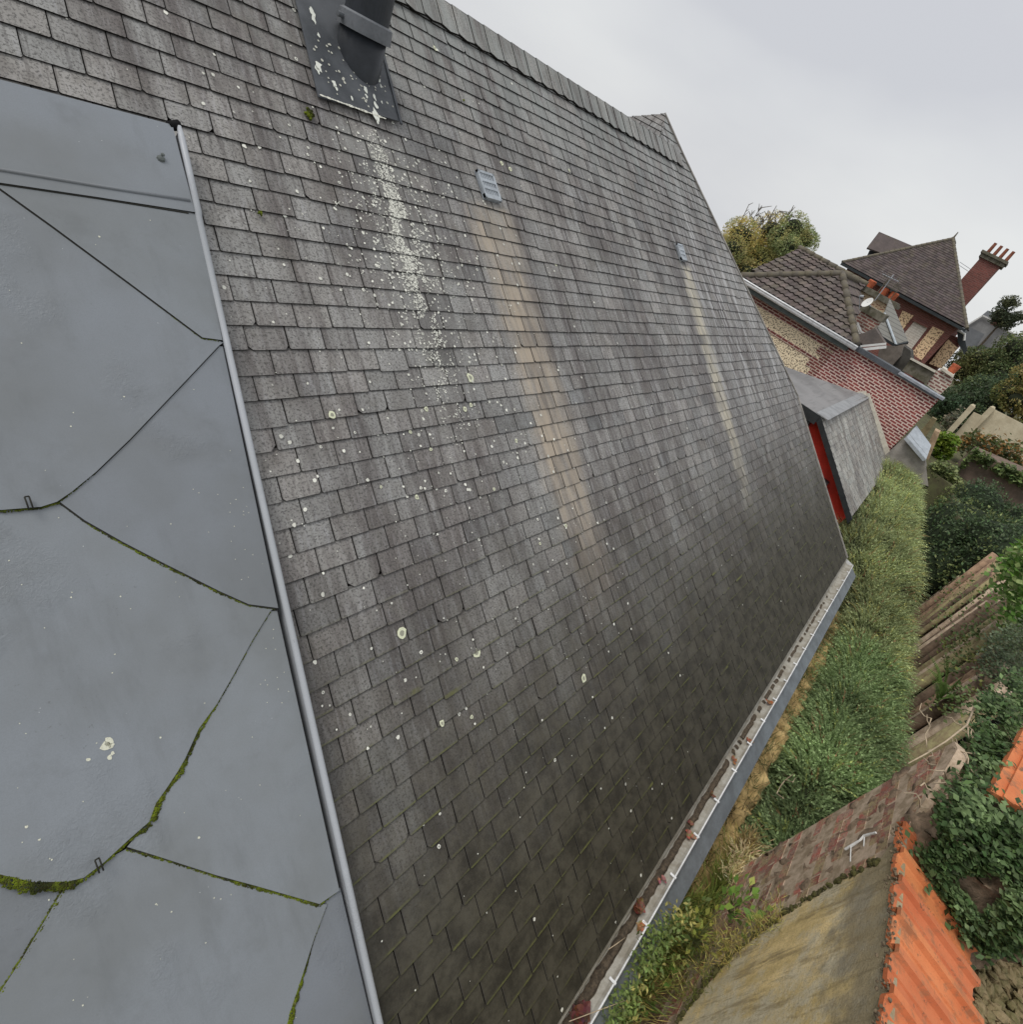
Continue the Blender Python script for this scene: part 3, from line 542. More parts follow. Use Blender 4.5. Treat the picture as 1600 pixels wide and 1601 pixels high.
LZ = [((998, 1420), .085, 16, (.24, .10, .055), 'largest heap of rust brown dead leaves in the gutter above the weeds'), ((905, 1588), .10, 22, (.15, .06, .045), 'dark maroon leaf litter filling the near end of the gutter'),
      ((1001, 1447), .06, 4, (.42, .22, .10), 'tan orange dead leaf just below the largest leaf heap'), ((1034, 1377), .05, 2, (.36, .18, .14), 'round pinkish dead leaf in the gutter above the largest heap'),
      ((1078, 1304), .055, 3, (.40, .20, .11), 'pale orange dead leaf in the gutter, lower of a close pair'), ((1083, 1286), .05, 3, (.28, .13, .09), 'red brown dead leaf in the gutter, upper of a close pair'), ((1112, 1243), .045, 4, (.24, .11, .06), 'dark curled dead leaf midway along the gutter'),
      ((1146, 1188), .055, 4, (.40, .17, .08), 'orange dead leaf second from the far leaf in the gutter'), ((1169, 1156), .05, 3, (.36, .16, .08), 'orange crumpled leaf beside the gutter rim past the middle'), ((1202, 1098), .055, 4, (.36, .15, .08), 'farthest orange dead leaf lying in the gutter')]
for i, (p, L, n, c_, lab) in enumerate(LZ):
    P_ = atY(p, g0y-.09); P_.y = g0y-.09
    q = atZ(p, g0z-.05); q.y = min(max(q.y, g0y-.14), g0y-.04)
    o = leaf_obj('leaf_heap' if n > 9 else 'dead_leaf', q, L*(1.0 if n > 9 else 1.5), c_, n, seed=i+2); tag(o, lab, 'leaf litter' if n > 9 else 'leaf', 'dead leaves in the gutter')
for p0, p1, lab in [((951, 1484), (978, 1465), 'short curved pale stalk poking out of the gutter'), ((890, 1596), (979, 1563), 'long pale straw lying across the gutter bead')]:
    s_ = MB(); a = atZ(p0, g0z+.01); b = atZ(p1, g0z+.02); mdp = (a+b)/2+Vector((0, 0, .012)); s_.tube([a, mdp, b], [.0025, .003, .002], 6); tag(s_.build('dry_stalk', mTWIG, smooth=True), lab, 'stalk', 'dry stalks in the gutter')
# tufts of moss on the slates
for p, r, lab in [((481, 182), .026, 'green moss cushion on the slates left below the flue'), ((404, 338), .012, 'small yellowish moss speck on slates right of the zinc strip'), ((722, 160), .009, 'tiny dark moss tuft on slates near the ridge')]:
    u, v = uvroof(p); mb = MB()
    for k in range(26): blob(mb, rp(u+lr.gauss(0, r*.5), v+lr.gauss(0, r*.5), .024+lr.uniform(0, r*.4)), r*.38, r*.38, r*.38, 7, 4, .3)
    tag(mb.build('moss_cushion', mMOSS), lab, 'moss', 'moss cushions on the slates')
#PART2
# ================================================================ GROUND
def sheet(name, poly, z0, z1, mat, kind='structure'):
    mb = MB(); mb.prism([(x, y, z0) for x, y in poly], (0, 0, z1-z0), 0); o = mb.build(name, mat); o['kind'] = kind; o['label'] = {'ground': 'dark soil ground between building and palisade', 'terrace': 'raised garden terrace behind the palisade'}[name]; return o
gm = MB(); n = gm.add([(-400, -400, 0), (60, -400, 0), (60, 500, 0), (-400, 500, 0), (1500, -1500, -150), (1500, 2200, -150)]); gm.face(range(n, n+4)); gm.face((n+1, n+4, n+5, n+2)); g_ = gm.build('ground', mSOIL); g_['kind'] = 'structure'
te = sheet('terrace', [(-30, -2.2), (3.9, -2.2), (3.9, -3.2), (8.3, -3.2), (8.3, -3.3), (15.7, -3.3), (16.3, -2.3), (19.2, -2.0), (19.9, -.3), (19.9, 11.5), (60, 11.5), (60, -300), (-30, -300)][::-1], .01, 3.76, mGRASSG)
def vnoise(p, s=1.0, seed=0):
    from mathutils import noise as mn
    return mn.noise(Vector(p)*s+Vector((seed*7.3, seed*3.1, 0)))
def rough_block(name, x0, x1, y0, y1, z0, z1, mat, amp=.05, res=.07, sc=5., parent=None, topamp=None, seed=0):
    """closed block with broken, uneven faces"""
    mb = MB(); nx = max(2, int((x1-x0)/res)); ny = max(2, int((y1-y0)/res)); nz_ = max(2, int((z1-z0)/res)); idx = {}
    def vert(i, j, k):
        if (i, j, k) in idx: return idx[(i, j, k)]
        p = Vector((x0+(x1-x0)*i/nx, y0+(y1-y0)*j/ny, z0+(z1-z0)*k/nz_)); d = Vector((vnoise(p, sc, seed), vnoise(p, sc, seed+1), vnoise(p, sc, seed+2)))
        ta = topamp if (topamp and k == nz_) else amp; q = p+d*amp; 
        if k == nz_: q.z += d.z*(ta-amp)
        idx[(i, j, k)] = mb.add([q]); return idx[(i, j, k)]
    for i in range(nx):
        for j in range(ny): mb.face([vert(i, j, nz_), vert(i+1, j, nz_), vert(i+1, j+1, nz_), vert(i, j+1, nz_)])
    for i in range(nx):
        for k in range(nz_):
            mb.face([vert(i, 0, k), vert(i+1, 0, k), vert(i+1, 0, k+1), vert(i, 0, k+1)]); mb.face([vert(i+1, ny, k), vert(i, ny, k), vert(i, ny, k+1), vert(i+1, ny, k+1)])
    for j in range(ny):
        for k in range(nz_):
            mb.face([vert(0, j+1, k), vert(0, j, k), vert(0, j, k+1), vert(0, j+1, k+1)]); mb.face([vert(nx, j, k), vert(nx, j+1, k), vert(nx, j+1, k+1), vert(nx, j, k+1)])
    return mb.build(name, mat, parent, True)
o = rough_block('rubble_wall', 3.0, 10.9, -1.60, -1.34, 0, 2.32, mRUBB, .09, .06, 7, topamp=.14); tag(o, 'low ochre rubble wall between the zinc ledge and the feathery hedge', 'wall')
# ================================================================ OLD BRICK WALL WITH RENDER AND TILES
YW = -1.62
bw_ = empty('garden_wall', (3, -1.75, 0), 'old red brick garden wall, part cement rendered, beside the gutter', 'wall')
ptop = [atY(p, YW) for p in [(1500, 1150), (1420, 1306), (1400, 1600)]]
xF = ptop[0].x; prof = [(.9, 4.72), (ptop[2].x, ptop[2].z-.06), (ptop[1].x, ptop[1].z-.06), (ptop[1].x+.12, ptop[1].z-.02), (xF-.35, ptop[0].z-.12), (xF-.12, ptop[0].z), (xF, ptop[0].z-.03)]
def brick_tone():
    t = NT('old_brick', .92, .15); o = t.obj(); tone = t.attr('tone'); c = t.mix(t.mr(t.noise(o, 11, 5, .75), .36, .62), (.52, .17, .13), (.42, .28, .22))
    c = t.mix(1., c, tone, 'MULTIPLY'); c = t.mix(t.mr(t.noise(o, 5, 5, .75), .46, .60, 0, .85), c, (.42, .34, .19)); c = t.mix(t.mr(t.noise(o, 45, 4, .75), .5, .66, 0, .7), c, (.10, .075, .055))
    c = t.mix(t.mr(t.noise(o, 18, 4, .7), .60, .68, 0, .7), c, (.55, .46, .36)); t.bump(t.noise(o, 60, 4, .7), .7, .012); return t.out(c)
mOB = brick_tone(); mMORT = simple('lime_mortar', (.66, .52, .40), 1, .25, 12, (.42, .32, .20), bump=.5)
bp = [(-x, z) for x, z in prof]+[(-xF, 0.4), (-.9, .4)]
bp = bp if sum(bp[i][0]*bp[(i+1) % len(bp)][1]-bp[(i+1) % len(bp)][0]*bp[i][1] for i in range(len(bp))) > 0 else bp[::-1]
# convex pieces for clipping
b_ = MB(); pieces = [[(-xF, .4), (-ptop[1].x, .4), (-ptop[1].x, ptop[1].z-.06), (-(ptop[1].x+.12), ptop[1].z-.02), (-(xF-.35), ptop[0].z-.12), (-(xF-.12), ptop[0].z), (-xF, ptop[0].z-.05)],
    [(-ptop[1].x, .4), (-.9, .4), (-.9, 4.70), (-ptop[1].x, ptop[1].z-.06)]]
def ccw(pp): return pp if sum(pp[i][0]*pp[(i+1) % len(pp)][1]-pp[(i+1) % len(pp)][0]*pp[i][1] for i in range(len(pp))) > 0 else pp[::-1]
for k, pc in enumerate(pieces):
    lay_slates(b_, ccw(pc), (0, YW-.03, 0), (-1, 0, 0), (0, 0, 1), (0, 1, 0), w=.235, p=.086, v0=0, smat=0, emat=1, jit=2.2, th=.024, tlo=.6, seed=21+k, tilt=.0, gap=.009)
def clipb(): pass
b_.build('brickwork', [mOB, mMORT], bw_, uvs=True, cols=True)
co = MB(); co.prism([(x, YW-.012, z-.02) for x, z in prof[::-1]]+[(.9, YW-.012, .3), (xF, YW-.012, .3)], (0, -.07, 0)); co.build('wall_core', simple('old_mortar', (.56, .44, .33), 1, .25, 12, (.30, .23, .15), bump=.5), bw_)
co = MB(); co.prism([(.9, YW-.05, .3), (.9, YW-.05, 4.50), (.9, YW-.62, 4.26), (.9, -3.3, 4.0), (.9, -3.3, .3)], (ptop[1].x-.93, 0, 0)); co.build('wall_backing', mSTONE, bw_)
co = MB(); co.prism([(xF-.0, -2.2, .3), (xF-.0, -3.3, .3), (ptop[1].x-.05, -3.3, .3), (ptop[1].x-.05, -2.2, .3)], (0, 0, 3.75)); co.build('wall_backing', mSTONE, bw_)
rough_block('rubble_wall_top', ptop[1].x-.04, xF-.03, -2.35, YW-.03, .5, 4.86, simple('crumbled_brick_top', (.36, .26, .18), 1, .3, 16, (.17, .13, .085), bump=1.), .07, .045, 10, bw_, topamp=.12, seed=4)
def render_mat():
    t = NT('stained_cement', .95, .15); o = t.obj(); x, y, z = t.sep(o); st = t.noise(t.vs(o, (4.5, 4.5, 1.1)), 1, 6, .65)
    c = t.mix(t.mr(st, .34, .62), (.85, .66, .34), (.55, .42, .19)); c = t.mix(t.mr(t.noise(o, 3.4, 6, .7), .42, .62, 0, .8), c, (.58, .53, .40))
    dz = t.ma('ADD', z, t.ma('MULTIPLY', t.noise(o, 3.2, 4, .6), 1.1)); c = t.mix(t.mr(t.ma('ADD', dz, t.ma('MULTIPLY', x, .25)), 5.44, 5.70, 0, .7), c, (.20, .18, .14))
    c = t.mix(t.mr(t.noise(t.vs(o, (9, 9, 1.5)), 1, 5, .7), .52, .64, 0, .6), c, (.26, .20, .11)); c = t.mix(t.mr(t.noise(t.vs(o, (22, 22, 2.2)), 1, 4, .7), .55, .68, 0, .4), c, (.16, .13, .07)); c = t.mix(t.mr(t.noise(o, 110, 3, .7), .5, .7, 0, .5), c, (.14, .12, .07))
    c = t.mix(t.mr(t.vor(o, 34), .09, .05), c, (.5, .48, .38)); t.bump(t.ma('ADD', t.noise(o, 70, 4, .7), t.ma('MULTIPLY', t.noise(o, 9, 3), 2.)), .5, .01); return t.out(c)
bd_ = [atY(p, YW+.045) for p in [(1420, 1311), (1375, 1345), (1300, 1384), (1240, 1420), (1150, 1488), (1100, 1545), (1060, 1600), (1035, 1650)]]
zrx = lambda x: ptop[1].z+(ptop[2].z-ptop[1].z)*(ptop[1].x+.03-x)/(ptop[1].x+.03-ptop[2].x)
loop = [(ptop[1].x-.01, zrx(ptop[1].x)-.005)]+[(v.x+random.uniform(-.012, .012), v.z+random.uniform(-.012, .012)) for v in bd_[1:]]+[(1.0, bd_[-1].z-.2), (1.0, zrx(1.0)-.005)]
re = MB(); re.prism([(x, YW-.0, z) for x, z in loop], (0, .045, 0)) ; ro2 = re.build('cement_render', render_mat(), bw_)
# moss and dirt along the lower lip of the render
ml = MB(); rdm = random.Random(5)
for a, b in zip(bd_[1:], bd_[2:]):
    for k in range(46):
        q = a.lerp(b, rdm.random())+Vector((rdm.gauss(0, .012), rdm.uniform(-.02, .015), rdm.gauss(-.01, .012))); r = rdm.uniform(.008, .022); blob(ml, q, r, r, r, 6, 4, .35, rd=rdm)
ml.build('mossy_lip', simple('dry_moss', (.10, .095, .03), 1, .3, 25, (.045, .04, .02), bump=.6), bw_)
# terracotta interlocking tiles falling away to the garden side
def terra_mat():
    t = NT('terracotta_tile', .75, .25); o = t.obj(); tone = t.attr('tone'); c = t.mix(t.mr(t.noise(o, 4, 4, .6), .35, .7), (.66, .235, .095), (.56, .17, .065)); c = t.mix(1., c, tone, 'MULTIPLY')
    c = t.mix(t.mr(t.noise(t.vs(o, (1.5, 1, 1)), 6, 5, .75), .50, .64, 0, .75), c, (.30, .15, .08)); c = t.mix(t.mr(t.noise(o, 9, 6, .8), .56, .66, 0, .85), c, (.10, .085, .06)); c = t.mix(t.mr(t.noise(o, 120, 2), .5, .7, 0, .3), c, (.42, .13, .05))
    t.bump(t.noise(o, 90, 3), .3, .004); return t.out(c)
mTT = terra_mat(); BT = R(20); tl = MB(); tw = .232; xr = ptop[1].x+.03; x_ = xr; k = 0; SD = Vector((0.17, -math.cos(BT), -math.sin(BT))).normalized(); TN = Vector((0, -math.sin(BT), math.cos(BT)))
TLn = .68
while x_ > .95:
    g = random.uniform(.88, 1.1); col = (g, g*random.uniform(.9, 1.05), g); zr_ = ptop[1].z+(ptop[2].z-ptop[1].z)*(xr-x_)/(xr-ptop[2].x)+.015+random.uniform(-.003, .003)
    prof_ = [(0, .0), (0, .036), (.006, .041), (.046, .041), (.056, .012), (.064, .006), (.120, .004), (.127, .013), (.134, .013), (.141, .004), (.196, .006), (.204, .016), (.212, .016), (tw+.004, .012), (tw+.004, .0)]
    A0 = Vector((x_, YW+.06+random.uniform(-.01, .012), zr_)); L_ = TLn+random.uniform(-.004, .004)
    lo = [A0+Vector((-a, 0, 0))+TN*h for a, h in prof_]; n = tl.add(lo+[p+SD*L_ for p in lo]+[p-TN*.02 for p in lo]+[p+SD*L_-TN*.02 for p in lo]); K = len(prof_)
    for i in range(K-1): tl.face((n+i, n+i+1, n+K+i+1, n+K+i), col=col); tl.face((n+i+1, n+i, n+2*K+i, n+2*K+i+1), col=(.55, .5, .5)); tl.face((n+K+i, n+K+i+1, n+3*K+i+1, n+3*K+i), col=col)
    tl.face((n, n+K, n+3*K, n+2*K), col=col)
    x_ -= tw; k += 1
tl.build('roof_tiles', mTT, bw_, cols=True)
# crumbling bedding between render and tiles
bm_ = MB()
for k in range(260):
    x_ = rdm.uniform(1.0, xr); q = Vector((x_, YW+.065+rdm.gauss(0, .012), ptop[1].z+(ptop[2].z-ptop[1].z)*(xr-x_)/(xr-ptop[2].x)+rdm.uniform(-.03, .035))); r = rdm.uniform(.004, .011); blob(bm_, q, r, r, r*.8, 6, 4, .35, rd=rdm)
bm_.build('mortar_bedding', simple('crumbled_mortar', (.22, .17, .11), 1, .3, 30, (.08, .06, .04), bump=.6), bw_)
# white paint run on the bricks
wp = MB(); wp.tube([atY(p, YW+.012) for p in [(1322, 1327), (1331, 1322), (1345, 1313), (1352, 1306), (1362, 1303), (1370, 1301)]], [.008, .010, .007, .010, .008, .007], 7)
wp.tube([atY(p, YW+.012) for p in [(1331, 1322), (1330, 1346)]], .004, 6); wp.tube([atY(p, YW+.012) for p in [(1352, 1308), (1351, 1322)]], .004, 6); wp.build('white_paint_run', mWHITE, bw_)
adopt(bw_)
# second tile coping further along
t2 = MB(); pz = 5.10; P5 = [atZ(p, pz) for p in [(1550, 1236), (1606, 1130), (1690, 1130), (1690, 1300), (1600, 1263)]]
t2.prism(P5[::-1], (0, 0, -.05)); t2.prism([P5[0]+Vector((.02, -.06, .0)), P5[1]+Vector((0, -.06, 0)), P5[1]+Vector((0, -.12, 0)), P5[0]+Vector((.02, -.12, 0))][::-1], (0, 0, .018))
pr_ = empty('tile_capped_pier', (P5[0].x, P5[0].y, 3.8), 'stone pier capped with one orange terracotta tile above the ivy', 'pier'); t2.build('tile_cap', mTT, pr_, cols=True)
cen = sum(P5, Vector())/5; m_ = MB(); m_.prism([(p+(cen-p)*.16)-Vector((0, 0, pz-3.6)) for p in P5][::-1], (0, 0, pz-3.6-.052)); m_.build('masonry', mSTONE, pr_); adopt(pr_)
# ---- rubble bank and stones
def bank(name, x0, x1, y0, y1, zf, mat, res=.08):
    mb = MB(); nx = int((x1-x0)/res); ny = int((y1-y0)/res); pts = []
    for i in range(nx+1):
        for j in range(ny+1): x = x0+(x1-x0)*i/nx; y = y0+(y1-y0)*j/ny; pts.append((x, y, zf(x, y)))
    n = mb.add(pts)
    for i in range(nx):
        for j in range(ny): a = n+i*(ny+1)+j; mb.face((a, a+ny+1, a+ny+2, a+1))
    return mb.build(name, mat, None, True)
zb_ = lambda x, y: 3.88+.10*vnoise((x, y, 0), 3)+.10*vnoise((x, y, 3), 9)
bk_ = bank('rubble_bank', .6, 8.4, -7.5, -3.12, zb_,  simple('root_filled_rubble', (.25, .175, .12), 1, .3, 7, (.11, .08, .055), bump=.9)); tag(bk_, 'brown rubble and soil bank under the ivy behind the wall', 'soil', kind='stuff')
def stones(name, n, fn, r0, r1, mat, label, seed, cols=None):
    mb = MB(); rd = random.Random(seed)
    for k in range(n):
        c = fn(rd); r = rd.uniform(r0, r1); U = Vector((rd.gauss(0, 1), rd.gauss(0, 1), rd.gauss(0, .3))).normalized(); N_ = Vector((rd.gauss(0, .3), rd.gauss(0, .3), 1)).normalized(); N_ = (N_-U*N_.dot(U)).normalized()
        blob(mb, c, r*rd.uniform(.8, 1.6), r*rd.uniform(.6, 1), r*rd.uniform(.4, .8), 7, 4, .25, U, N_.cross(U), N_, rd)
    return tag(mb.build(name, mat), label, 'stones', kind='stuff')
def st_fn(rd): x = rd.uniform(1.0, 8.2); y = rd.uniform(-5.4, -3.1); return Vector((x, y, zb_(x, y)+.01))
stones('rubble_stones', 520, st_fn, .03, .09, mSTONE, 'broken stones and brick bits strewn over the bank', 4)
stones('brick_rubble', 150, st_fn, .025, .07, simple('broken_brick', (.28, .11, .08), 1, .3, 9, (.25, .18, .11), bump=.5), 'broken red brick bits among roots on the bank', 14)
def st2(rd):
    v = atZ((rd.uniform(1525, 1660), rd.uniform(1440, 1680)), 4.12+rd.uniform(0, .14)); return v
stones('mossy_rubble', 1500, st2, .012, .042, simple('mossy_stone', (.30, .23, .13), 1, .3, 14, (.13, .12, .05), bump=.9), 'mossy ochre stones below the lower edge of the tiles', 24)
# roots and stems over the wall end
rt = MB(); rd = random.Random(8)
for k in range(34):
    p = atZ((rd.uniform(1440, 1545), rd.uniform(1130, 1290)), 4.90+rd.uniform(0, .06)); a = rd.uniform(0, 6.28); pts = [p]; 
    for j in range(5): a += rd.gauss(0, .5); pts.append(pts[-1]+Vector((math.cos(a)*.035, math.sin(a)*.035, rd.gauss(0, .02))))
    rt.tube(pts, [.003, .005, .005, .004, .003, .002], 6)
rt.tube([atZ((1420, 1193), 4.98), atZ((1448, 1178), 5.0), atZ((1480, 1158), 5.02), atZ((1512, 1133), 5.0), atZ((1524, 1105), 4.95)], [.003, .005, .005, .007, .007], 7)
tag(rt.build('dead_roots', mTWIG, smooth=True), 'pale dead roots and bare stems over the broken wall end', 'roots', kind='stuff')
# ================================================================ PALISADE
pal = empty('pole_palisade', (12, -3.2, 0), 'palisade of upright weathered poles holding the raised garden', 'fence')
rd = random.Random(6); x_ = 8.45
WOODS = [simple('weathered_pole_%s' % nm, c1, .95, .3, 9, c2, bump=.8) for nm, c1, c2 in (('pale', (.58, .46, .35), (.34, .25, .18)), ('brown', (.40, .27, .18), (.20, .13, .09)), ('dark', (.20, .14, .10), (.10, .07, .05)), ('mossy', (.36, .32, .17), (.22, .16, .10)))]
while x_ < 15.6:
    r = rd.uniform(.045, .10); y = -3.14+rd.uniform(-.07, .09); ht = 3.72+rd.uniform(-.12, .18)+.02*(x_-8)
    m_ = MB(); lean = rd.uniform(-.12, .12); pts = [(x_, y+.05, .05), (x_+lean*.4, y+rd.uniform(-.03, .03), 1.8), (x_+lean, y, ht)]; m_.tube(pts, [r*1.05, r, r*.9], 9); o = m_.build('pole', rd.choice(WOODS), pal, True); x_ += r*2+rd.uniform(.0, .10)
pl_ = MB(); pl_.box(8.35, 15.7, -3.30, -3.24, .1, 3.6); pl_.build('pole_gap_shade', mBLACK, pal); adopt(pal)  # added black sheet paints the gaps between the poles as shade
# ================================================================ FOLIAGE
def nrm(v): return v/np.maximum(np.linalg.norm(v, axis=1, keepdims=True), 1e-9)
def leafquads(C, D, N, L, W, fold=.18):
    D = nrm(D); S_ = nrm(np.cross(D, N)); N2 = np.cross(S_, D); L = L[:, None]; W = W[:, None]
    return np.stack([C-D*L*.5, C+S_*W*.5+N2*W*fold, C+D*L*.5, C-S_*W*.5+N2*W*fold], 1)
def tones(n, base, var=.25, alt=None, pa=.0, P=None, sc=1.0, alt2=None):
    c = np.array(base)[None]*(1+RNG.normal(0, var, (n, 1)).clip(-.6, .8))*(1+RNG.normal(0, .06, (n, 3)))
    if alt is not None:
        if P is not None:
            w = np.array([vnoise(p, sc, 2) for p in P]); m_ = (w+RNG.normal(0, .15, n)) > (.35-pa)
        else: m_ = RNG.random(n) < pa
        c[m_] = np.array(alt)[None]*(1+RNG.normal(0, var, (m_.sum(), 1)).clip(-.6, .8))
    return c.clip(.003, 1)
rnd3 = lambda n: RNG.normal(0, 1, (n, 3))
# ---- feathery hedge
def interp(x, t): xs = [a for a, b in t]; return np.interp(x, xs, [b for a, b in t])
YL = [(4.4, -1.66), (8, -1.56), (10, -1.46), (11.6, -1.36), (12.4, -.85), (13.3, -.32), (19.4, -.12)]; YR = [(4.4, -2.95), (8.3, -2.98), (11, -2.82), (13, -2.62), (16, -2.12), (19.4, -1.72)]
ZT = [(4.4, 2.45), (7, 2.65), (11, 2.75), (12.2, 2.8), (13.5, 3.15), (19.4, 3.5)]
def hedge_pt(x, th):
    yl, yr_, zt = interp(x, YL), interp(x, YR), interp(x, ZT); yc = (yl+yr_)/2; hw = (yl-yr_)/2; zc = zt*.60; hh = zt-zc
    c, s_ = np.cos(th), np.sin(th); e = .55
    bump = 1+.07*np.array([vnoise((a, b*2, 0), 1.2) for a, b in zip(x, th)])
    y = yc+hw*np.sign(c)*np.abs(c)**e*bump; z = zc+hh*np.abs(s_)**e*bump; z = np.where(s_ < 0, zc*(1+s_), z)
    n = np.stack([np.zeros_like(x), np.sign(c)*np.abs(c)**1.2/hw, np.where(s_ > 0, np.abs(s_)**1.2/hh, 0.02)], 1); return np.stack([x, y, z], 1), nrm(n)
def hedge():
    root = empty('feathery_hedge', (12, -1.9, 0), 'tall feathery olive green hedge filling the strip beside the gutter', 'hedge')
    nS = 36000; x = RNG.uniform(4.4, 19.5, nS); x = 4.4+(x-4.4)*(.55+.45*((x-4.4)/15)); th = RNG.uniform(-.35, math.pi*1.02, nS); tq = RNG.random(nS); th = np.where(tq < .30, math.pi/2+RNG.normal(0, .10, nS), np.where(tq < .42, np.abs(RNG.normal(0, .10, nS)), th)); P, N = hedge_pt(x, th)
    # a hollow at the corner of the building
    L = RNG.uniform(.20, .62, nS)
    fx = -.18+RNG.normal(0, .22, nS); D = nrm(N*1.0+rnd3(nS)*.34+np.stack([fx, np.zeros(nS), .12+.2*RNG.random(nS)], 1)); sag = np.array([[0, 0, -1.]])
    P = P-N*(L*.55)[:, None]-N*RNG.uniform(0, .16, nS)[:, None]
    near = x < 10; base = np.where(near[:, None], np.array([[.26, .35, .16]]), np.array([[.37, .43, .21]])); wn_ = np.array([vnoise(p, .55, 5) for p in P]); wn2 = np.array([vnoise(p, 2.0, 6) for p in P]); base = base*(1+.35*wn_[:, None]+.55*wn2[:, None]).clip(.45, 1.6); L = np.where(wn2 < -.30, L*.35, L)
    yel = RNG.random(nS) < np.where(near, .06, .13); base[yel] = base[yel]*np.array([[1.35, 1.15, .85]]); dead = RNG.random(nS) < .035; base[dead] = np.array([[.36, .22, .12]])
    Q = []; Cc_ = []; K = 10
    for k in range(K):
        f = (k+.5)/K; C = P+D*(L*f)[:, None]+sag*(L*.25*f*f)[:, None]; T = nrm(D+sag*.5*f); side = nrm(np.cross(T, rnd3(nS)))
        Q.append(leafquads(C, nrm(T*1.0+side*.75), side*.3+rnd3(nS)*.6, np.full(nS, .050)*(1.15-.4*f)*RNG.uniform(.7, 1.25, nS), np.full(nS, .021)*RNG.uniform(.7, 1.3, nS)))
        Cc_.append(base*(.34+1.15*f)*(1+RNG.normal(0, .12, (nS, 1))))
        if k % 3 == 0: Q.append(leafquads(C+T*.03, T, side, np.full(nS, L.mean()/2.6), np.full(nS, .006))); Cc_.append(base*.9)
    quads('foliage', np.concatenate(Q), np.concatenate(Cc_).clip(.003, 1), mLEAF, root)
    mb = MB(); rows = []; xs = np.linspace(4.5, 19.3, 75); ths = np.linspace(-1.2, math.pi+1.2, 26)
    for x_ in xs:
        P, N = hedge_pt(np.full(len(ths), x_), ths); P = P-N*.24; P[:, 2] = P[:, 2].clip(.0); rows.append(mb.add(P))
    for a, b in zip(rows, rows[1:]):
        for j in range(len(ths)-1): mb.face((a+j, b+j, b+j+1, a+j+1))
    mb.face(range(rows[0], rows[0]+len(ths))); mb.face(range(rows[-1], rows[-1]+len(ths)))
    mb.build('branches', simple('core_shade', (.035, .045, .02), 1, .3, 6), root, True)  # solid dark core added for opacity, stands in for the hedge's inner shade
    # bare forked twigs reaching from the hedge towards the wall
    tw_ = MB()
    for p0, p1, p2 in [((1225, 1247), (1215, 1240), (1221, 1228)), ((1221, 1228), (1228, 1219), (1240, 1210)), ((1228, 1219), (1240, 1222), (1244, 1216))]: tw_.tube([atY(q, -1.62) for q in (p0, p1, p2)], [.006, .005, .004], 6)
    tw_.build('bare_twig', mTWIG, root); adopt(root)
hedge()
# ---- generic leafy crown
def crown(name, root, blobs, n, L, base, alt=None, pa=0., up=.3, density_inner=.25, var=.28, mat=None, W=.55, noise_sc=.8, droop=0.):
    vol = np.array([b[3]*b[4]*b[5] for b in blobs])**(2/3); cnt = (n*vol/vol.sum()).astype(int); C = []; N = []
    for b, c in zip(blobs, cnt):
        d = nrm(rnd3(c)); r = RNG.uniform(.62, 1.0, c)**.6; r *= 1+.12*np.array([vnoise(q, 2.2, int(b[0]*3) % 7) for q in d]); C.append(np.array(b[:3])[None]+d*r[:, None]*np.array(b[3:6])[None]); N.append(d)
    C = np.concatenate(C); N = np.concatenate(N); m = len(C); keep = np.array([vnoise(p, 1.6/max(.3, L*8), 1) for p in C]) > -.33; C = C[keep]; N = N[keep]; m = len(C)
    D = nrm(rnd3(m)+np.array([[0, 0, up-droop]])+N*.5); s = L*RNG.uniform(.6, 1.35, m)
    cl = tones(m, base, var, alt, pa, C, noise_sc); return quads(name, leafquads(C, D, nrm(N*.9+rnd3(m)*.6), s, s*W), cl, mat or mLEAF, root)
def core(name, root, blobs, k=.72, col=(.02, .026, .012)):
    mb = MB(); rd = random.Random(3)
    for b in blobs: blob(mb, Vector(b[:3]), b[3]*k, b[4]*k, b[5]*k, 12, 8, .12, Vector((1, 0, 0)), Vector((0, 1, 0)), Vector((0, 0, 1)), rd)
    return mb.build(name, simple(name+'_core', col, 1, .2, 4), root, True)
def tree(label, c, r, base, alt, n=5000, L=.22, pa=.1, zb=3.76, group='trees beyond the gardens', gaps=True, cat='tree', name='broadleaf_tree'):
    root = empty(name, (c[0], c[1], zb), label, cat, group); rd = random.Random(int(c[0]*31+c[1]*7)); bl = []
    for k in range(11):
        a = rd.uniform(0, 6.28); q = rd.uniform(.25, .62)*r; bl.append((c[0]+math.cos(a)*q, c[1]+math.sin(a)*q, c[2]+rd.uniform(-.55, .6)*r, r*rd.uniform(.34, .52), r*rd.uniform(.34, .52), r*rd.uniform(.30, .46)))
    crown('crown', root, bl, n, L, base, alt, pa)
    tr = MB(); tr.tube([(c[0], c[1], zb), (c[0]+.10*r, c[1], (zb+c[2])/2), (c[0], c[1]+.10*r, c[2])], [r*.09, r*.07, r*.04], 10)
    for k in range(9):
        b = bl[k]; tr.tube([(c[0], c[1], c[2]-.5*r), ((c[0]+b[0])/2, (c[1]+b[1])/2, (c[2]+b[2])/2-.1*r), b[:3]], [r*.035, r*.025, r*.012], 6)
    tr.build('trunk', mTRUNK, root, True); core('inner_shade', root, bl, .5); adopt(root); return root, bl
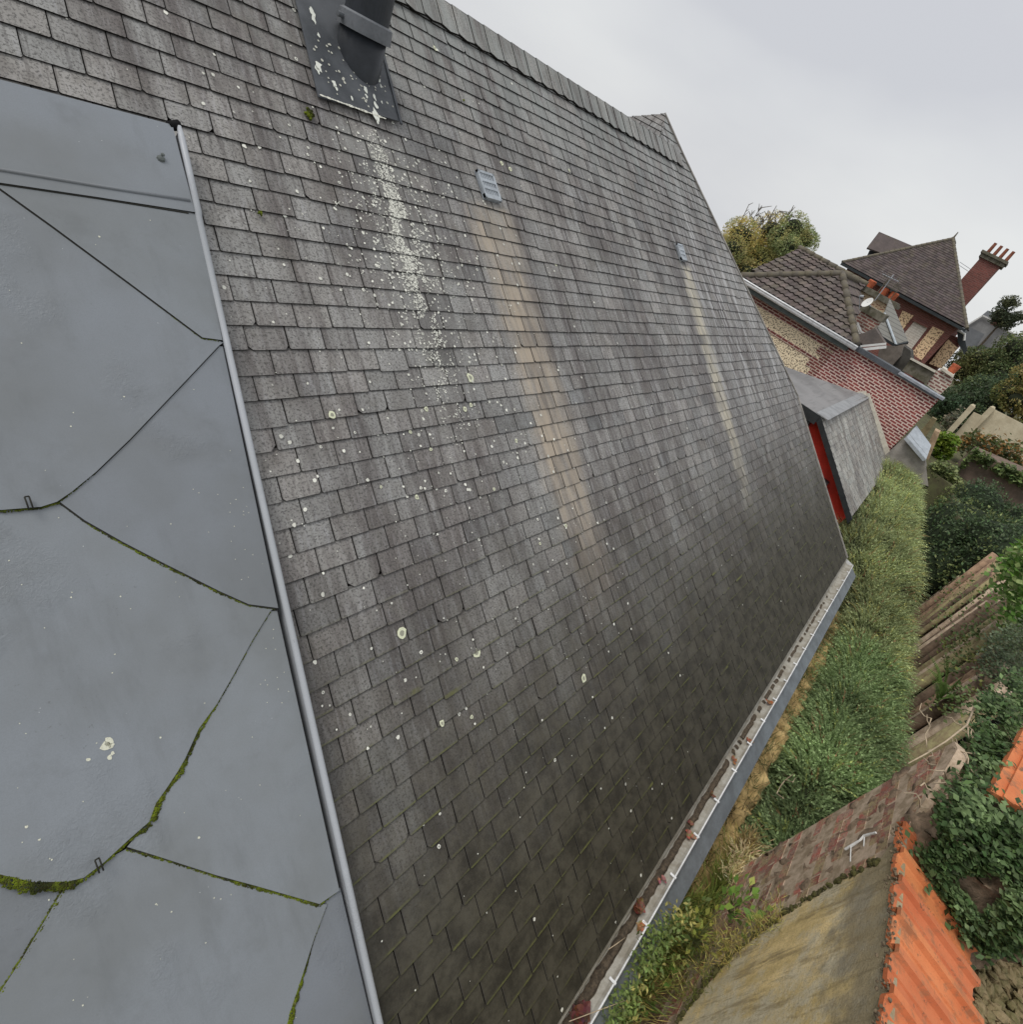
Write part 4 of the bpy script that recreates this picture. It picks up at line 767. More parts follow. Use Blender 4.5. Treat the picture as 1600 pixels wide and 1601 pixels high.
# ---- dark shrub at the far end of the hedge
sh = empty('dark_shrub', (17.6, -4, 3.7), 'dense dark green shrub right of the hedge above the palisade', 'shrub')
sb = [(17.2, -2.65, 3.2, 1.2, .85, 1.0), (17.0, -3.7, 3.5, 1.3, 1.0, 1.0), (16.9, -5.0, 3.7, 1.3, 1.1, 1.0), (17.0, -6.3, 3.9, 1.3, 1.2, 1.0), (15.9, -2.75, 2.5, .75, .6, 1.0), (15.8, -3.5, 3.1, .7, .9, 1.0), (15.7, -4.6, 3.6, .7, 1.2, .8), (18.6, -2.7, 3.6, 1.0, .8, .9), (15.6, -3.45, 3.75, .8, .75, .6), (15.2, -4.4, 3.9, .8, .9, .5), (16.4, -2.5, 3.0, .8, .5, 1.0), (16.2, -3.1, 3.75, .7, .7, .55), (18.6, -4.2, 3.9, 1.0, 1.2, .8)]
crown('foliage', sh, sb, 42000, .078, (.085, .13, .060), (.20, .24, .09), .12, W=.5); core('inner_dark', sh, sb, .80, (.022, .034, .016)); adopt(sh)  # dark blobs added behind the leaves for opacity, as painted inner shade
# ---- leaf carpets laid on measured patches
def patch(name, polys, n, zf, L, base, label, cat, alt=None, pa=.1, kind='stuff', up=1., W=.75, hgt=.12, spread=.55, var=.28, stems=0):
    C = []; tries = 0
    def inside(px, py, ol):
        c_ = False
        for (x0, y0), (x1, y1) in zip(ol, ol[1:]+ol[:1]):
            if (y0 > py) != (y1 > py) and px < (x1-x0)*(py-y0)/(y1-y0)+x0: c_ = not c_
        return c_
    rd = random.Random(n); tot = sum(k for _, k in polys)
    for ol, wgt in polys:
        m = int(n*wgt/tot); xs = [q[0] for q in ol]; ys = [q[1] for q in ol]; got = 0
        while got < m:
            px, py = rd.uniform(min(xs), max(xs)), rd.uniform(min(ys), max(ys))
            if inside(px, py, ol): C.append(zf(px, py, rd)); got += 1
    C = np.array(C)+rnd3(len(C))*np.array([[.03, .03, hgt*.5]]); keep = np.array([vnoise(p, 5., 3) for p in C]) > (-.10 if name == 'ivy' else -.30); C = C[keep]; m = len(C)
    D = nrm(rnd3(m)*np.array([[1, 1, .45]])+np.array([[0, 0, .0]])); s = L*RNG.uniform(.55, 1.3, m); N = nrm(np.array([[0, .25, up]])+rnd3(m)*spread)
    q = quads(name, leafquads(C, D, N, s, s*W, .12), tones(m, base, var, alt, pa, C, 4.), mLEAF); tag(q, label, cat, kind=kind); return q
def ivyz(px, py, rd):
    v = atZ((px, py), 4.93+rd.uniform(0, .10))
    if v.x < 3.42 or v.y < -2.42:
        w = atX((px, py), 3.40-rd.uniform(0, .06)); v = w if (4.15 < w.z < 4.95 and w.y > -2.5) else atZ((px, py), 4.30+rd.uniform(0, .16))
    return (v.x, v.y, v.z)
zbank = lambda dz: (lambda px, py, rd: tuple((lambda v: (v.x, v.y, v.z+rd.uniform(0, .14)))(atZ((px, py), 3.95+dz))))
patch('ivy', [([(1545, 1500), (1515, 1440), (1478, 1372), (1452, 1318), (1462, 1270), (1480, 1262), (1540, 1270), (1600, 1280), (1640, 1420), (1640, 1480), (1600, 1450), (1560, 1500)], 3.6), ([(1530, 1100), (1560, 1060), (1620, 1060), (1620, 1130), (1590, 1150), (1560, 1210), (1545, 1230), (1530, 1180)], 1.5), ([(1490, 1215), (1540, 1190), (1550, 1240), (1500, 1270), (1470, 1262)], .35)],
      19000, ivyz, .044, (.085, .14, .05), 'glossy ivy covering the bank right of the tiles', 'ivy', (.18, .26, .11), .15, hgt=.16, W=.62)
patch('ground_ivy', [([(1545, 990), (1620, 960), (1620, 1070), (1560, 1065), (1535, 1090), (1530, 1040)], 1)], 3600, lambda px, py, rd: tuple(atX((px, py), 9.6+rd.uniform(-.5, .5))), .045, (.15, .19, .11), 'grey green small leaved creeper over the palisade', 'creeper', (.15, .19, .12), .2, hgt=.1)
patch('laurel_shrub', [([(1568, 900), (1572, 865), (1590, 845), (1640, 830), (1640, 1000), (1600, 990), (1580, 960), (1565, 930)], 1)], 3000, lambda px, py, rd: tuple(atX((px, py), 10.6+rd.uniform(-.9, .6))), .085, (.13, .25, .05), 'bright green glossy shrub at the right edge above the palisade', 'shrub', (.32, .40, .16), .22, hgt=.3, up=.6, spread=.9)
cs = MB(); cs.tube([atX((1640, 930), 10.9), atX((1640, 1000), 10.4)], .4, 8)
patch('palisade_weeds', [([(1460, 900), (1500, 880), (1560, 930), (1560, 960), (1500, 1010), (1470, 1000)], 1), ([(1470, 1000), (1540, 970), (1540, 1040), (1480, 1060)], .8), ([(1450, 1100), (1490, 1070), (1540, 1060), (1500, 1120)], .5)], 1500, lambda px, py, rd: tuple(atY((px, py), -3.05+rd.uniform(-.06, .16))), .06, (.15, .21, .08), 'small green weeds growing between the palisade poles', 'weeds', (.19, .20, .06), .1, up=.7)
patch('overhanging_weeds', [([(1008, 1462), (1055, 1420), (1080, 1425), (1062, 1470), (1020, 1530), (985, 1600), (945, 1600), (968, 1555), (990, 1505)], 1)], 1900, lambda px, py, rd: tuple(atZ((px, py), 2.98+rd.uniform(-.05, .16))), .038, (.20, .27, .08), 'mixed green weeds spilling over the near end of the zinc ledge', 'weeds', (.46, .42, .14), .15, up=.6, spread=.9, hgt=.12, W=.45)
# fern
fe = empty('fern', (0, 0, 0), 'bright green fern at the foot of the palisade', 'fern'); fc = atY((1468, 1095), -2.95); fe.location = fc; bpy.context.view_layer.update()
Q = []; CC = []
for a0, ln in [(0.3, .95), (1.0, .8), (1.8, .7), (2.6, .75), (-.5, .7), (-1.2, .6), (3.4, .6)]:
    T0 = np.array([math.cos(a0)*.55, math.sin(a0)*.45+.25, 1.0]); T0 /= np.linalg.norm(T0)
    for k in range(26):
        f = k/26; c = np.array(fc)+T0*ln*f+np.array([math.cos(a0)*.2, math.sin(a0)*.2, -.35])*ln*f*f; sd = np.cross(T0, [.3, 1, .2]); sd /= np.linalg.norm(sd); w = .17*math.sin(math.pi*min(.98, f+.12))*ln
        for s_ in (-1, 1):
            d = sd*s_+T0*.35; Q.append(leafquads((c+d*w*.5)[None], d[None], np.array([[.2, .6, .6]]), np.array([w*1.1]), np.array([.026]))[0]); CC.append(np.array([.12, .20, .045])*random.uniform(.75, 1.25))
fo = quads('frond', np.array(Q), np.array(CC), mLEAF, fe); adopt(fe)
# ---- weeds and dry grass by the gutter and on the brick wall
def blades(name, pts, n, L, W, base, label, cat, alt=None, pa=.2, lean=.45, kind='stuff', dirv=(0, .15, 1), seg=3, thing=True):
    Q = []; CC = []; P0 = np.array([pts[RNG.integers(len(pts))] for _ in range(n)])+rnd3(n)*np.array([[.055, .04, .015]]); D = nrm(np.array([dirv])+rnd3(n)*lean); l = L*RNG.uniform(.4, 1.2, n); bend = nrm(rnd3(n)*np.array([[1, 1, .2]])+np.array([[0, 0, -.3]])); cl = tones(n, base, .22, alt, pa, P0, 3.)
    for k in range(seg):
        f = (k+.5)/seg; C = P0+D*(l*f)[:, None]+bend*(l*.35*f*f)[:, None]; T = nrm(D+bend*.7*f); Q.append(leafquads(C, T, nrm(np.cross(T, rnd3(n))), l/seg*1.25, np.full(n, W)*(1.15-.6*f))); CC.append(cl*(.8+.3*f))
    q = quads(name, np.concatenate(Q), np.concatenate(CC).clip(.003, 1), mLEAF)
    if thing: tag(q, label, cat, kind=kind)
    return q
pw = [tuple(atZ(p, 2.4)) for p in [(1010, 1500), (1040, 1465), (1070, 1440), (1100, 1425), (1130, 1400), (1150, 1385), (1165, 1365), (1090, 1460), (1120, 1440), (980, 1540), (960, 1575), (1000, 1530), (1030, 1450), (1050, 1430), (1045, 1470), (1060, 1415)]]
pw = [(x, min(max(y, -1.62), -1.40), z) for x, y, z in pw]
blades('wild_grass', pw, 2600, .34, .009, (.23, .29, .07), 'green and yellow weeds sprouting between gutter and brick wall', 'weeds', (.60, .50, .16), .2, .5)
pt_ = [(x_, -1.50+random.uniform(-.08, .1), 2.30+random.uniform(-.25, .05)) for x_ in np.linspace(3.1, 10.6, 160)]
blades('hedge_litter', pt_, 2600, .34, .008, (.17, .14, .07), 'brown dead stems and litter between the hedge and ochre wall', 'dead stems', (.16, .20, .08), .3, .55, dirv=(0, .5, .55))
pg = [tuple(atY(p, YW+.05)) for p in [(1085, 1560), (1110, 1530), (1140, 1500), (1165, 1475), (1190, 1455), (1215, 1440), (1060, 1540), (1090, 1500), (1125, 1470)]]
blades('dry_grass', pg, 800, .15, .006, (.50, .44, .14), 'yellow dry grass rooted along the lip of the render', 'grass', (.16, .19, .04), .25, .7, dirv=(0, .6, .8))
pf = [tuple(atZ(p, 2.6)) for p in [(1150, 1372), (1175, 1352), (1190, 1340), (1205, 1360), (1215, 1375), (1165, 1385), (1195, 1390), (1225, 1400)]]; pf = [(x, min(max(y, -1.62), -1.42), z) for x, y, z in pf]
blades('seed_heads', pf, 650, .19, .012, (.80, .68, .40), 'cream dry seed heads of weeds beside the brick wall', 'dry weeds', (.40, .30, .14), .15, .75)
def leafy(label, p, z, n, L, h, base, yv=None):
    c = atZ(p, z) if yv is None else atY(p, yv); root = empty('leafy_weed', c, label, 'weed', 'leafy weeds by the gutter'); nn = n; C = np.array(c)[None]+rnd3(nn)*np.array([[h*.38, h*.30, h*.30]]); C[:, 2] += h*.5
    D = nrm((C-np.array(c)[None])+rnd3(nn)*.05); s = L*RNG.uniform(.6, 1.3, nn); quads('leaves', leafquads(C, D, nrm(np.array([[0, .3, 1.]])+rnd3(nn)*.4), s, s*.62, .15), tones(nn, tuple(x*1.7 for x in base), .22, (.40, .44, .10), .08), mLEAF, root)
    m_ = MB()
    for q in C[::3]: m_.tube([tuple(c), ((c.x+q[0])/2, (c.y+q[1])/2, c.z*.4+q[2]*.6), tuple(q)], [.004, .003, .002], 5)
    m_.build('stem', simple('weed_stem', (.13, .15, .05), .8), root); adopt(root)
leafy('round leaved green weed overhanging the gutter rim near the bottom', (985, 1545), 2.75, 60, .075, .26, (.10, .18, .04), -1.40)
leafy('pointed leaved bright weed just above the round leaved weed', (1018, 1500), 2.75, 46, .085, .24, (.13, .22, .04), -1.42)
leafy('leafy green weed below the lower edge of the zinc ledge', (1140, 1425), 2.55, 60, .07, .26, (.12, .20, .04), -1.46)
leafy('sprawling weed covering the near end of the zinc ledge', (1045, 1450), 2.72, 90, .06, .34, (.12, .17, .05), -1.36)
leafy('yellowish weed between the ledge end and the brick wall', (1085, 1470), 2.6, 70, .055, .26, (.22, .22, .05), -1.48)
leafy('small green weed at the very bottom beside the gutter bead', (955, 1595), 2.75, 42, .06, .20, (.10, .17, .04), -1.38)
leafy('small bright sprig on the brick wall near the roots', (1455, 1240), 4.2, 34, .06, .17, (.16, .22, .07))
# ================================================================ GABLED OUTBUILDING WITH RED GABLE
ob = empty('red_gabled_outbuilding', (16, 2, 0), 'grey slated outbuilding with red gable and dark bargeboards', 'building')
XA, XB, Z0 = 13.2, 19.6, CAMH-3.40
zpl = lambda y: Z0+.727*y
so_ = MB(); S2 = Vector((0, 1, .727)).normalized(); N2 = Vector((0, -.727, 1)).normalized(); O2 = Vector((0, 0, Z0)); sl = S2.length
f_ = 1/math.sqrt(1+.727**2); yy_ = lambda y: y/f_
h1, h2 = 1.24, 2.25
lay_slates(so_, ccw([(XA, yy_(-.55)), (XB, yy_(-.55)), (XB, yy_(1.22)), (XA+.0, yy_(1.22))]), O2, UX, S2, N2, w=.24, p=.14, seed=31)
# facet of the half hip: from the bargeboard top edge back to the cream flashing
hA = Vector((XA, 1.22, zpl(1.22))); hB = Vector((XA, 4.4, zpl(1.22))); hC = atX((1352, 619), XB); hD = atX((1200, 629), XB)
n_ = (hB-hA).cross(hC-hA).normalized(); n_ = n_ if n_.z > 0 else -n_; vU = Vector((0, -1, 0)); vV = n_.cross(vU).normalized(); vV = vV if vV.x > 0 else -vV
if vU.cross(vV).dot(n_) < 0: vU = -vU
so_.prism([(XA, -.5, zpl(-.5)-.03), (XB, -.5, zpl(-.5)-.03), (XB, 1.22, zpl(1.22)-.03), (XA, 1.22, zpl(1.22)-.03)], N2*.012, 1)  # dark sheet under the outbuilding slates, shade of the gaps as colour
# lead apron between the facet and the main slope
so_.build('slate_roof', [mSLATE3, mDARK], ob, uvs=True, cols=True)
mLH = NT('lead_sheet_hip', .6, .3); oo = mLH.obj(); cc_ = mLH.mix(mLH.mr(mLH.noise(oo, .9, 4), .35, .65), (.24, .235, .235), (.175, .17, .17)); cc_ = mLH.mix(mLH.mr(mLH.noise(mLH.vs(oo, (1, 9, 1)), 1.5, 4), .5, .7, 0, .5), cc_, (.12, .12, .12))
ap = MB(); ap.prism([hA+n_*.0, hB, hD, hC] if (hB-hA).cross(hC-hA).dot(n_) > 0 else [hC, hD, hB, hA], n_*.03); ap.build('hip_sheet', mLH.out(cc_), ob)
ap = MB(); ap.bar(hA+n_*.035, hC+n_*.035, .28, .02, n_); ap.build('lead_hip', simple('pale_lead', (.31, .32, .33), .6, .15, 5), ob)
gb = MB(); gb.prism([(XA+.3, -.5, 0), (XA+.3, 4.4, 0), (XA+.3, 4.4, zpl(1.22)-.05), (XA+.3, 1.22, zpl(1.22)-.05), (XA+.3, -.5, zpl(-.5)-.05)], (.1, 0, 0)); gb.build('red_gable', mRED, ob)
wl_ = MB(); wl_.box(XA+.42, XB, -.42, 5, 0, zpl(-.5)-.12); wl_.build('masonry_wall', mGREY, ob)
bg_ = MB(); bdp = 0.12
bg_.prism([(XA-.02, -.6, zpl(-.6)+.01), (XA-.02, 1.24, zpl(1.24)+.01), (XA-.02, 1.24, zpl(1.24)-bdp), (XA-.02, 1.05, zpl(1.05)-bdp), (XA-.02, -.6, zpl(-.6)-bdp)], (.05, 0, 0)); bg_.build('bargeboard', mBARGE, ob)
bg2 = MB(); bg2.prism([(XA-.018, 1.245, zpl(1.24)+.01), (XA-.018, 4.4, zpl(1.24)+.01), (XA-.018, 4.4, zpl(1.24)-.2), (XA-.018, 1.245, zpl(1.24)-.2)], (.05, 0, 0)); bg2.build('collar_board', mBARGE, ob)
for (y, dz) in [(1.42, -.22), (.32, -.42)]:
    k = MB(); k.box(XA+.0, XA+.3, y-.09, y+.09, zpl(min(y, 1.2))+dz-.16, zpl(min(y, 1.2))+dz+.04); k.tube([(XA-.0, y+.09, zpl(min(y, 1.2))+dz-.1), (XA+.3, y+.09, zpl(min(y, 1.2))+dz-.1)], .11, 14); k.build('purlin_end', mBARGE, ob)
cf = MB(); cf.bar(hD+Vector((0, 0, .08)), hC+Vector((0, 0, .08)), .09, .16, mi=0); cf.bar(hC+Vector((-.04, 0, .08)), Vector((XB-.04, -.5, zpl(-.5)+.08)), .09, .16); cf.build('cream_flashing', mCREAM, ob)
adopt(ob)
# ================================================================ NEIGHBOUR'S TILED HOUSE
nh = empty('tiled_flint_house', (22, 4, 3.7), 'house with brown pantile hipped roof and flint wall with red brick end', 'house')
XW = 19.72; zE = 5.36
w_ = MB(); w_.box(XW, XW+.3, 2.79, 9.5, 0, zE); w_.build('flint_wall', mFLINT, nh)
w_ = MB(); w_.box(XW-.01, XW+.3, -.26, 2.785, 0, 5.36); w_.build('brick_wall', mBRICK, nh)
w_ = MB(); w_.box(XW-.02, XW, 2.79, 9.5, 4.98, 5.30); w_.box(XW-.02, XW, 2.79, 9.5, 4.50, 4.60); [w_.box(XW-.018, XW, 2.79+.0, 2.79+(.22 if k % 2 else .42), 3.4+k*.22, 3.4+k*.22+.22) for k in range(7)]; w_.build('brick_band', brick_mat('band_brick', ((.20, .06, .05), (.13, .045, .04), (.26, .10, .08)), (.55, .45, .38), bw=.22, bh=.078, ms=.012), nh)
w_ = MB(); w_.box(XW-.16, XW+.3, -.34, 1.0, 5.37, 5.43); w_.build('lead_coping', simple('blue_grey_lead', (.34, .36, .40), .6, .2, 5), nh)
w_ = MB(); w_.box(XW-.14, XW+.3, 1.01, 2.52, 5.37, 5.45); w_.box(XW-.14, XW-.12, -.2, 2.52, 5.32, 5.37); w_.build('dark_coping', simple('dark_zinc', (.10, .11, .125), .5, .15, 6), nh)
w_ = MB(); w_.tube([(XW-.36, 2.30, 5.40), (XW-.36, 9.5, 5.40)], .075, 14); w_.tube([(XW-.435, 2.28, 5.45), (XW-.435, 9.5, 5.45)], .018, 8); w_.build('gutter', mBEAD, nh, True)
w_ = MB(); w_.box(XW-.34, XW-.02, 2.5, 9.5, 5.20, 5.33); w_.build('eaves_board', simple('green_grey_board', (.075, .09, .085), .6, .15, 6), nh)
def pantiles(name, corners, parent, pw_=.175, ph=.245, amp=.018, step=.04, mat=None, smooth=False):
    A_0, B_0, D_0 = [Vector(c) for c in corners[:3]]; U = (B_0-A_0).normalized(); N = U.cross(D_0-A_0).normalized(); 
    if N.z < 0: N = -N
    V = N.cross(U).normalized(); 
    if V.z < 0: V = -V
    pl = ccw([((Vector(c)-A_0).dot(U), (Vector(c)-A_0).dot(V)) for c in corners]); u0, u1 = min(p[0] for p in pl), max(p[0] for p in pl); v1 = max(p[1] for p in pl); mb = MB(); rd = random.Random(9)
    nseg = 5 if amp > .004 else 1; du = pw_/nseg; v = min(p[1] for p in pl)
    flip = U.cross(V).dot(N) < 0
    while v < v1:
        k = 0; u = u0
        while u < u1:
            if k % nseg == 0: g = rd.uniform(.72, 1.18); col = (g, g*rd.uniform(.95, 1.03), g*rd.uniform(.94, 1.04)); dv = rd.uniform(-.006, .006)
            q = clip([(u, v+dv), (u+du, v+dv), (u+du, v+ph*1.02+dv), (u, v+ph*1.02+dv)], pl)
            if len(q) > 2:
                H = lambda a, b: step*(1-min(1, (b-v)/ph))+amp*math.sin((a-u0)/pw_*6.283)+amp
                n = mb.add([A_0+U*a+V*b+N*H(a, b) for a, b in q]); K = len(q); mb.face(range(n, n+K), col=col)
                lo = [i for i in range(K) if abs(q[i][1]-(v+dv)) < 1e-5]
                if len(lo) == 2:
                    a, b = sorted(lo, key=lambda i: q[i][0]); m = mb.add([Vector(mb.v[n+a])-N*(step+.01), Vector(mb.v[n+b])-N*(step+.01)]); mb.face((m, m+1, n+b, n+a), col=(.25, .25, .25))
            u += du; k += 1
        v += ph
    mb.prism([Vector(c)-N*.06 for c in corners], N*.05, col=(.3, .3, .3)); return mb.build(name, mat or mPANT, parent, cols=True)
apx = Vector((21.25, 4.32, 6.76)); eL = Vector((19.42, 6.45, 5.45)); eR = Vector((19.42, 2.38, 5.45)); rB = Vector((24.2, 4.32, 6.76))
pantiles('pantile_hip', [eR, eL, apx], nh); pantiles('pantile_side', [Vector((24.2, 2.38, 5.45)), eR, apx, rB], nh, amp=.010, ph=.34)
pantiles('pantile_side', [eL, Vector((24.2, 6.45, 5.45)), rB, apx], nh)
pantiles('upper_pantiles', [Vector((22.6, 4.0, 5.55)), Vector((22.6, 7.3, 5.55)), Vector((24.3, 6.75, 6.80)), Vector((24.3, 4.0, 6.80))], nh)
u_ = MB(); u_.prism([atX(p, 24.1) for p in [(1223, 417), (1252, 424), (1240, 432), (1205, 433)]], (.1, 0, 0)); u_.build('gable_end_shade', mBARGE, nh)  # dark face paints the gable shadow below the upper pantiles
hp = MB()
def ridge_run(mb, a, b, r=.095, L=.36):
    a, b = Vector(a), Vector(b); n = max(1, int((b-a).length/L)); d = (b-a)/n
    for k in range(n): mb.tube([a+d*k, a+d*(k+1.06)], [r*1.12, r*.92], 12)
ridge_run(hp, eR+Vector((0, 0, .05)), apx+Vector((0, 0, .05))); ridge_run(hp, eL+Vector((0, 0, .05)), apx+Vector((0, 0, .05))); ridge_run(hp, apx+Vector((0, 0, .04)), rB+Vector((0, 0, .04)), .09, .14); ridge_run(hp, (24.32, 4.0, 6.85), (24.32, 6.8, 6.85), .09, .3); hp.build('ridge_tiles', mRIDGE, nh, True)
c_ = MB(); c_.box(24.4, 25.3, 2.85, 4.4, 4.6, 6.62); c_.build('chimney_stack', flint_mat('brick_and_flint', (.52, .40, .26), (.22, .08, .06), 12, (1, 1, 1.6), .5), nh)
c_ = MB(); c_.box(24.3, 25.4, 2.74, 4.52, 6.62, 6.74); c_.box(24.36, 25.34, 2.80, 4.46, 6.74, 6.80); c_.build('chimney_cap', mCAP, nh)
for y in (3.98, 3.45, 3.12): c_ = MB(); c_.tube([(24.8, y, 6.8), (24.8, y, 7.02), (24.8, y, 7.05)], [.12, .145, .11], 16); c_.build('chimney_pot', mTERRA, nh)
c_ = MB(); [c_.box(24.62, 25.0, 3.10, 3.62, 7.08+.06*k, 7.10+.06*k) for k in range(4)]; [c_.box(24.64, 24.67, y-.01, y+.01, 6.8, 7.3) for y in (3.12, 3.60)]; c_.build('pot_cowl', mCAP, nh)
c_ = MB(); c_.box(20.5, 21.05, 2.42, 3.02, 5.3, 6.22); c_.build('small_chimney', brick_mat('sooty_brick', ((.24, .10, .08), (.17, .08, .065), (.13, .10, .08)), (.42, .36, .30), 'Y', .22, .08, .016), nh)
c_ = MB(); c_.box(20.45, 21.1, 2.36, 3.08, 6.22, 6.44); c_.build('small_chimney_cap', mCAP, nh)
c_ = MB(); c_.bar(atX((1337, 505), 20.3), atX((1343, 521), 20.3), .05, .06); c_.bar(atX((1343, 521), 20.3), atX((1357, 529), 20.3), .05, .06); c_.bar(atX((1341, 504), 20.4), atX((1347, 518), 20.4), .035, .05); c_.bar(atX((1347, 518), 20.4), atX((1356, 523), 20.4), .035, .05); c_.build('white_flashing', mWHITE, nh)
def pxprism(name, pts, X, depth, mat, parent, col=(1, 1, 1)):
    m_ = MB(); P_ = [atX(p, X) for p in pts]; m_.prism(P_, (depth, 0, 0), col=col); return m_.build(name, mat, parent, cols=True)
pxprism('lower_tiles', [(1338, 523), (1352, 520), (1368, 512), (1384, 536), (1350, 540)], 20.0, .5, mPANT, nh)
c_ = MB(); c_.bar(atX((1346, 541), 19.9), atX((1386, 537), 19.9), .07, .06); c_.bar(atX((1350, 546), 19.9), atX((1386, 542), 19.9), .09, .08); c_.build('white_gutter', mWHITE, nh)
# slated dormer
sd_ = MB(); q = [atX(p, X) for p, X in [((1392, 466), 23.4), ((1421, 534), 22.6), ((1401, 539), 22.2), ((1383, 490), 22.8)]]; nn_ = (q[1]-q[0]).cross(q[3]-q[0]).normalized(); sd_.prism(q, nn_*.05)
q2 = [atX(p, X) for p, X in [((1383, 490), 22.8), ((1401, 539), 22.2), ((1381, 526), 22.0), ((1370, 506), 22.2)]]; nn_ = (q2[1]-q2[0]).cross(q2[3]-q2[0]).normalized(); sd_.prism(q2, nn_*.05)
t = NT('small_slates', .7, .3); ob_ = t.obj(); yb = t.sep(ob_); rowl = t.ma('PINGPONG', yb[2], .05); sd_.build('dormer_slates', t.out(t.mix(t.mr(rowl, .0, .012), (.07, .07, .065), t.mix(t.noise(ob_, 9, 3), (.22, .22, .20), (.17, .165, .15)))), nh)
c_ = MB(); c_.bar(q[3]+Vector((-.05, 0, .02)), q[2]+Vector((-.05, 0, .02)), .09, .03); c_.build('dormer_ridge_zinc', simple('pale_blue_zinc', (.50, .56, .60), .5, .1, 5), nh)
c_ = MB(); c_.bar(q[1]+Vector((-.05, 0, -.03)), q[2]+Vector((-.05, 0, -.03)), .06, .08); c_.bar(q[2]+Vector((-.05, 0, -.03)), q2[2]+Vector((-.05, 0, -.03)), .06, .08); c_.build('dormer_eaves', mBARGE, nh)
pxprism('rear_render_wall', [(1376, 540), (1400, 541), (1413, 538), (1409, 556), (1393, 574), (1372, 562)], 21.6, 1.0, simple('brown_grey_render', (.20, .175, .15), .9, .2, 4), nh)
pxprism('dark_wall_shade', [(1413, 540), (1408, 556), (1392, 575), (1409, 585), (1425, 562), (1424, 548)], 21.9, 1., simple('shaded_wall', (.09, .085, .075), .9, .2, 4), nh)  # shaded side of the wall, its shade put into the colour
pxprism('stone_block_wall', [(1425, 561), (1463, 581), (1449, 600), (1411, 579)], 21.3, .8, mCAP, nh)
c_ = MB(); c_.bar(atX((1424, 560), 21.25), atX((1463, 581), 21.25), .07, .05); c_.build('stone_edge', mCREAM, nh)
pxprism('brick_pier', [(1462, 582), (1474, 576), (1491, 588), (1486, 602), (1470, 617), (1449, 601)], 21.4, .8, brick_mat('whitened_brick', ((.28, .13, .11), (.22, .10, .09), (.36, .27, .22)), (.62, .56, .48), 'Y', .22, .085, .022), nh)
pxprism('brick_pier_cap', [(1474, 574), (1492, 586), (1490, 590), (1472, 578)], 21.3, .9, mCREAM, nh)
c_ = MB(); pb = atX((1486, 582), 21.6); c_.tube([pb, pb+Vector((0, 0, .22)), pb+Vector((0, 0, .26))], [.11, .125, .12], 14); c_.build('chimney_pot', mTERRA, nh)
adopt(nh)
# dish and aerial
ds = empty('satellite_dish', atX((1358, 474), 20.4), 'white satellite dish fixed beside the small mossy chimney', 'satellite dish'); dc = atX((1357, 473), 20.2); m_ = MB(); ax = Vector((-.65, .55, .35)).normalized(); e1 = ax.cross(Vector((0, 0, 1))).normalized(); e2 = ax.cross(e1)
rings = []
for k in range(6): r = .15*k/5; rings.append(m_.add([dc+(e1*math.cos(a)+e2*math.sin(a)*1.1)*r+ax*(r*r*.9) for a in [6.283*j/22 for j in range(22)]]))
for a, b in zip(rings, rings[1:]):
    for j in range(22): m_.face((a+j, a+(j+1) % 22, b+(j+1) % 22, b+j))
m_.build('reflector', mWHITE, ds, True); m_ = MB(); m_.tube([dc-e2*-.25, dc+ax*.38+e2*.1], .012, 6); m_.tube([dc+ax*.38+e2*.1, dc+ax*.30+e2*.02], .03, 8); m_.build('receiver_arm', mSTEEL, ds); m_ = MB(); m_.tube([dc, dc+Vector((.25, -.1, -.05))], .02, 6); m_.build('bracket', mSTEEL, ds); adopt(ds)
an = empty('tv_aerial', atX((1370, 466), 24.2), 'thin television aerial on the flint chimney in front of the pots', 'aerial'); m_ = MB(); a0, a1 = atX((1368, 470), 24.2), atX((1398, 429), 24.2); m_.tube([a0, a1], .016, 6); m_.build('mast', mSTEEL, an); m_ = MB(); b0, b1 = atX((1380, 428), 24.1), atX((1406, 440), 24.1); m_.tube([b0, b1], .012, 6)
for k in range(7): p = b0.lerp(b1, k/6); m_.tube([p+Vector((-.22, .0, .06)), p+Vector((.22, 0, -.06))], .008, 5)
m_.build('antenna_rods', mSTEEL, an); adopt(an)
# ================================================================ BIG HOUSE BEHIND
h2_ = empty('plum_roofed_house', (37, 4, 3.7), 'tall house with steep plum tiled roof, brick and flint walls and tall chimney', 'house')
zz = CAMH+.12
w_ = MB(); w_.box(34.3, 41, 1.15, 6.9, 0, zz); w_.build('brick_wall', mBRICK2, h2_)
w_ = MB(); w_.box(35.2, 41, .62, 1.14, 0, zz-.5); w_.build('side_wing', mBRICK2, h2_)
pxprism('flint_panel', [(1412, 485), (1429, 493), (1412, 515), (1404, 501)], 34.26, .04, mFLINT2, h2_); pxprism('flint_panel', [(1459, 510), (1477, 518), (1441, 563), (1425, 552)], 34.26, .04, mFLINT2, h2_)
pxprism('flint_panel', [(1483, 530), (1498, 544), (1472, 576), (1453, 568)], 34.9, .4, mFLINT2, h2_)
pxprism('blocked_window', [(1431, 501), (1451, 512), (1423, 549), (1412, 541), (1416, 519)], 34.25, .05, brick_mat('limewashed_brick', ((.55, .50, .44), (.48, .43, .38), (.34, .27, .22)), (.62, .58, .52), 'Y', .3, .1, .02), h2_)
w_ = MB(); w_.bar(atX((1429, 500), 34.2), atX((1452, 511), 34.2), .12, .1); w_.bar(atX((1408, 545), 34.1), atX((1437, 564), 34.1), .12, .16); w_.build('window_frame', mBRICK2, h2_)
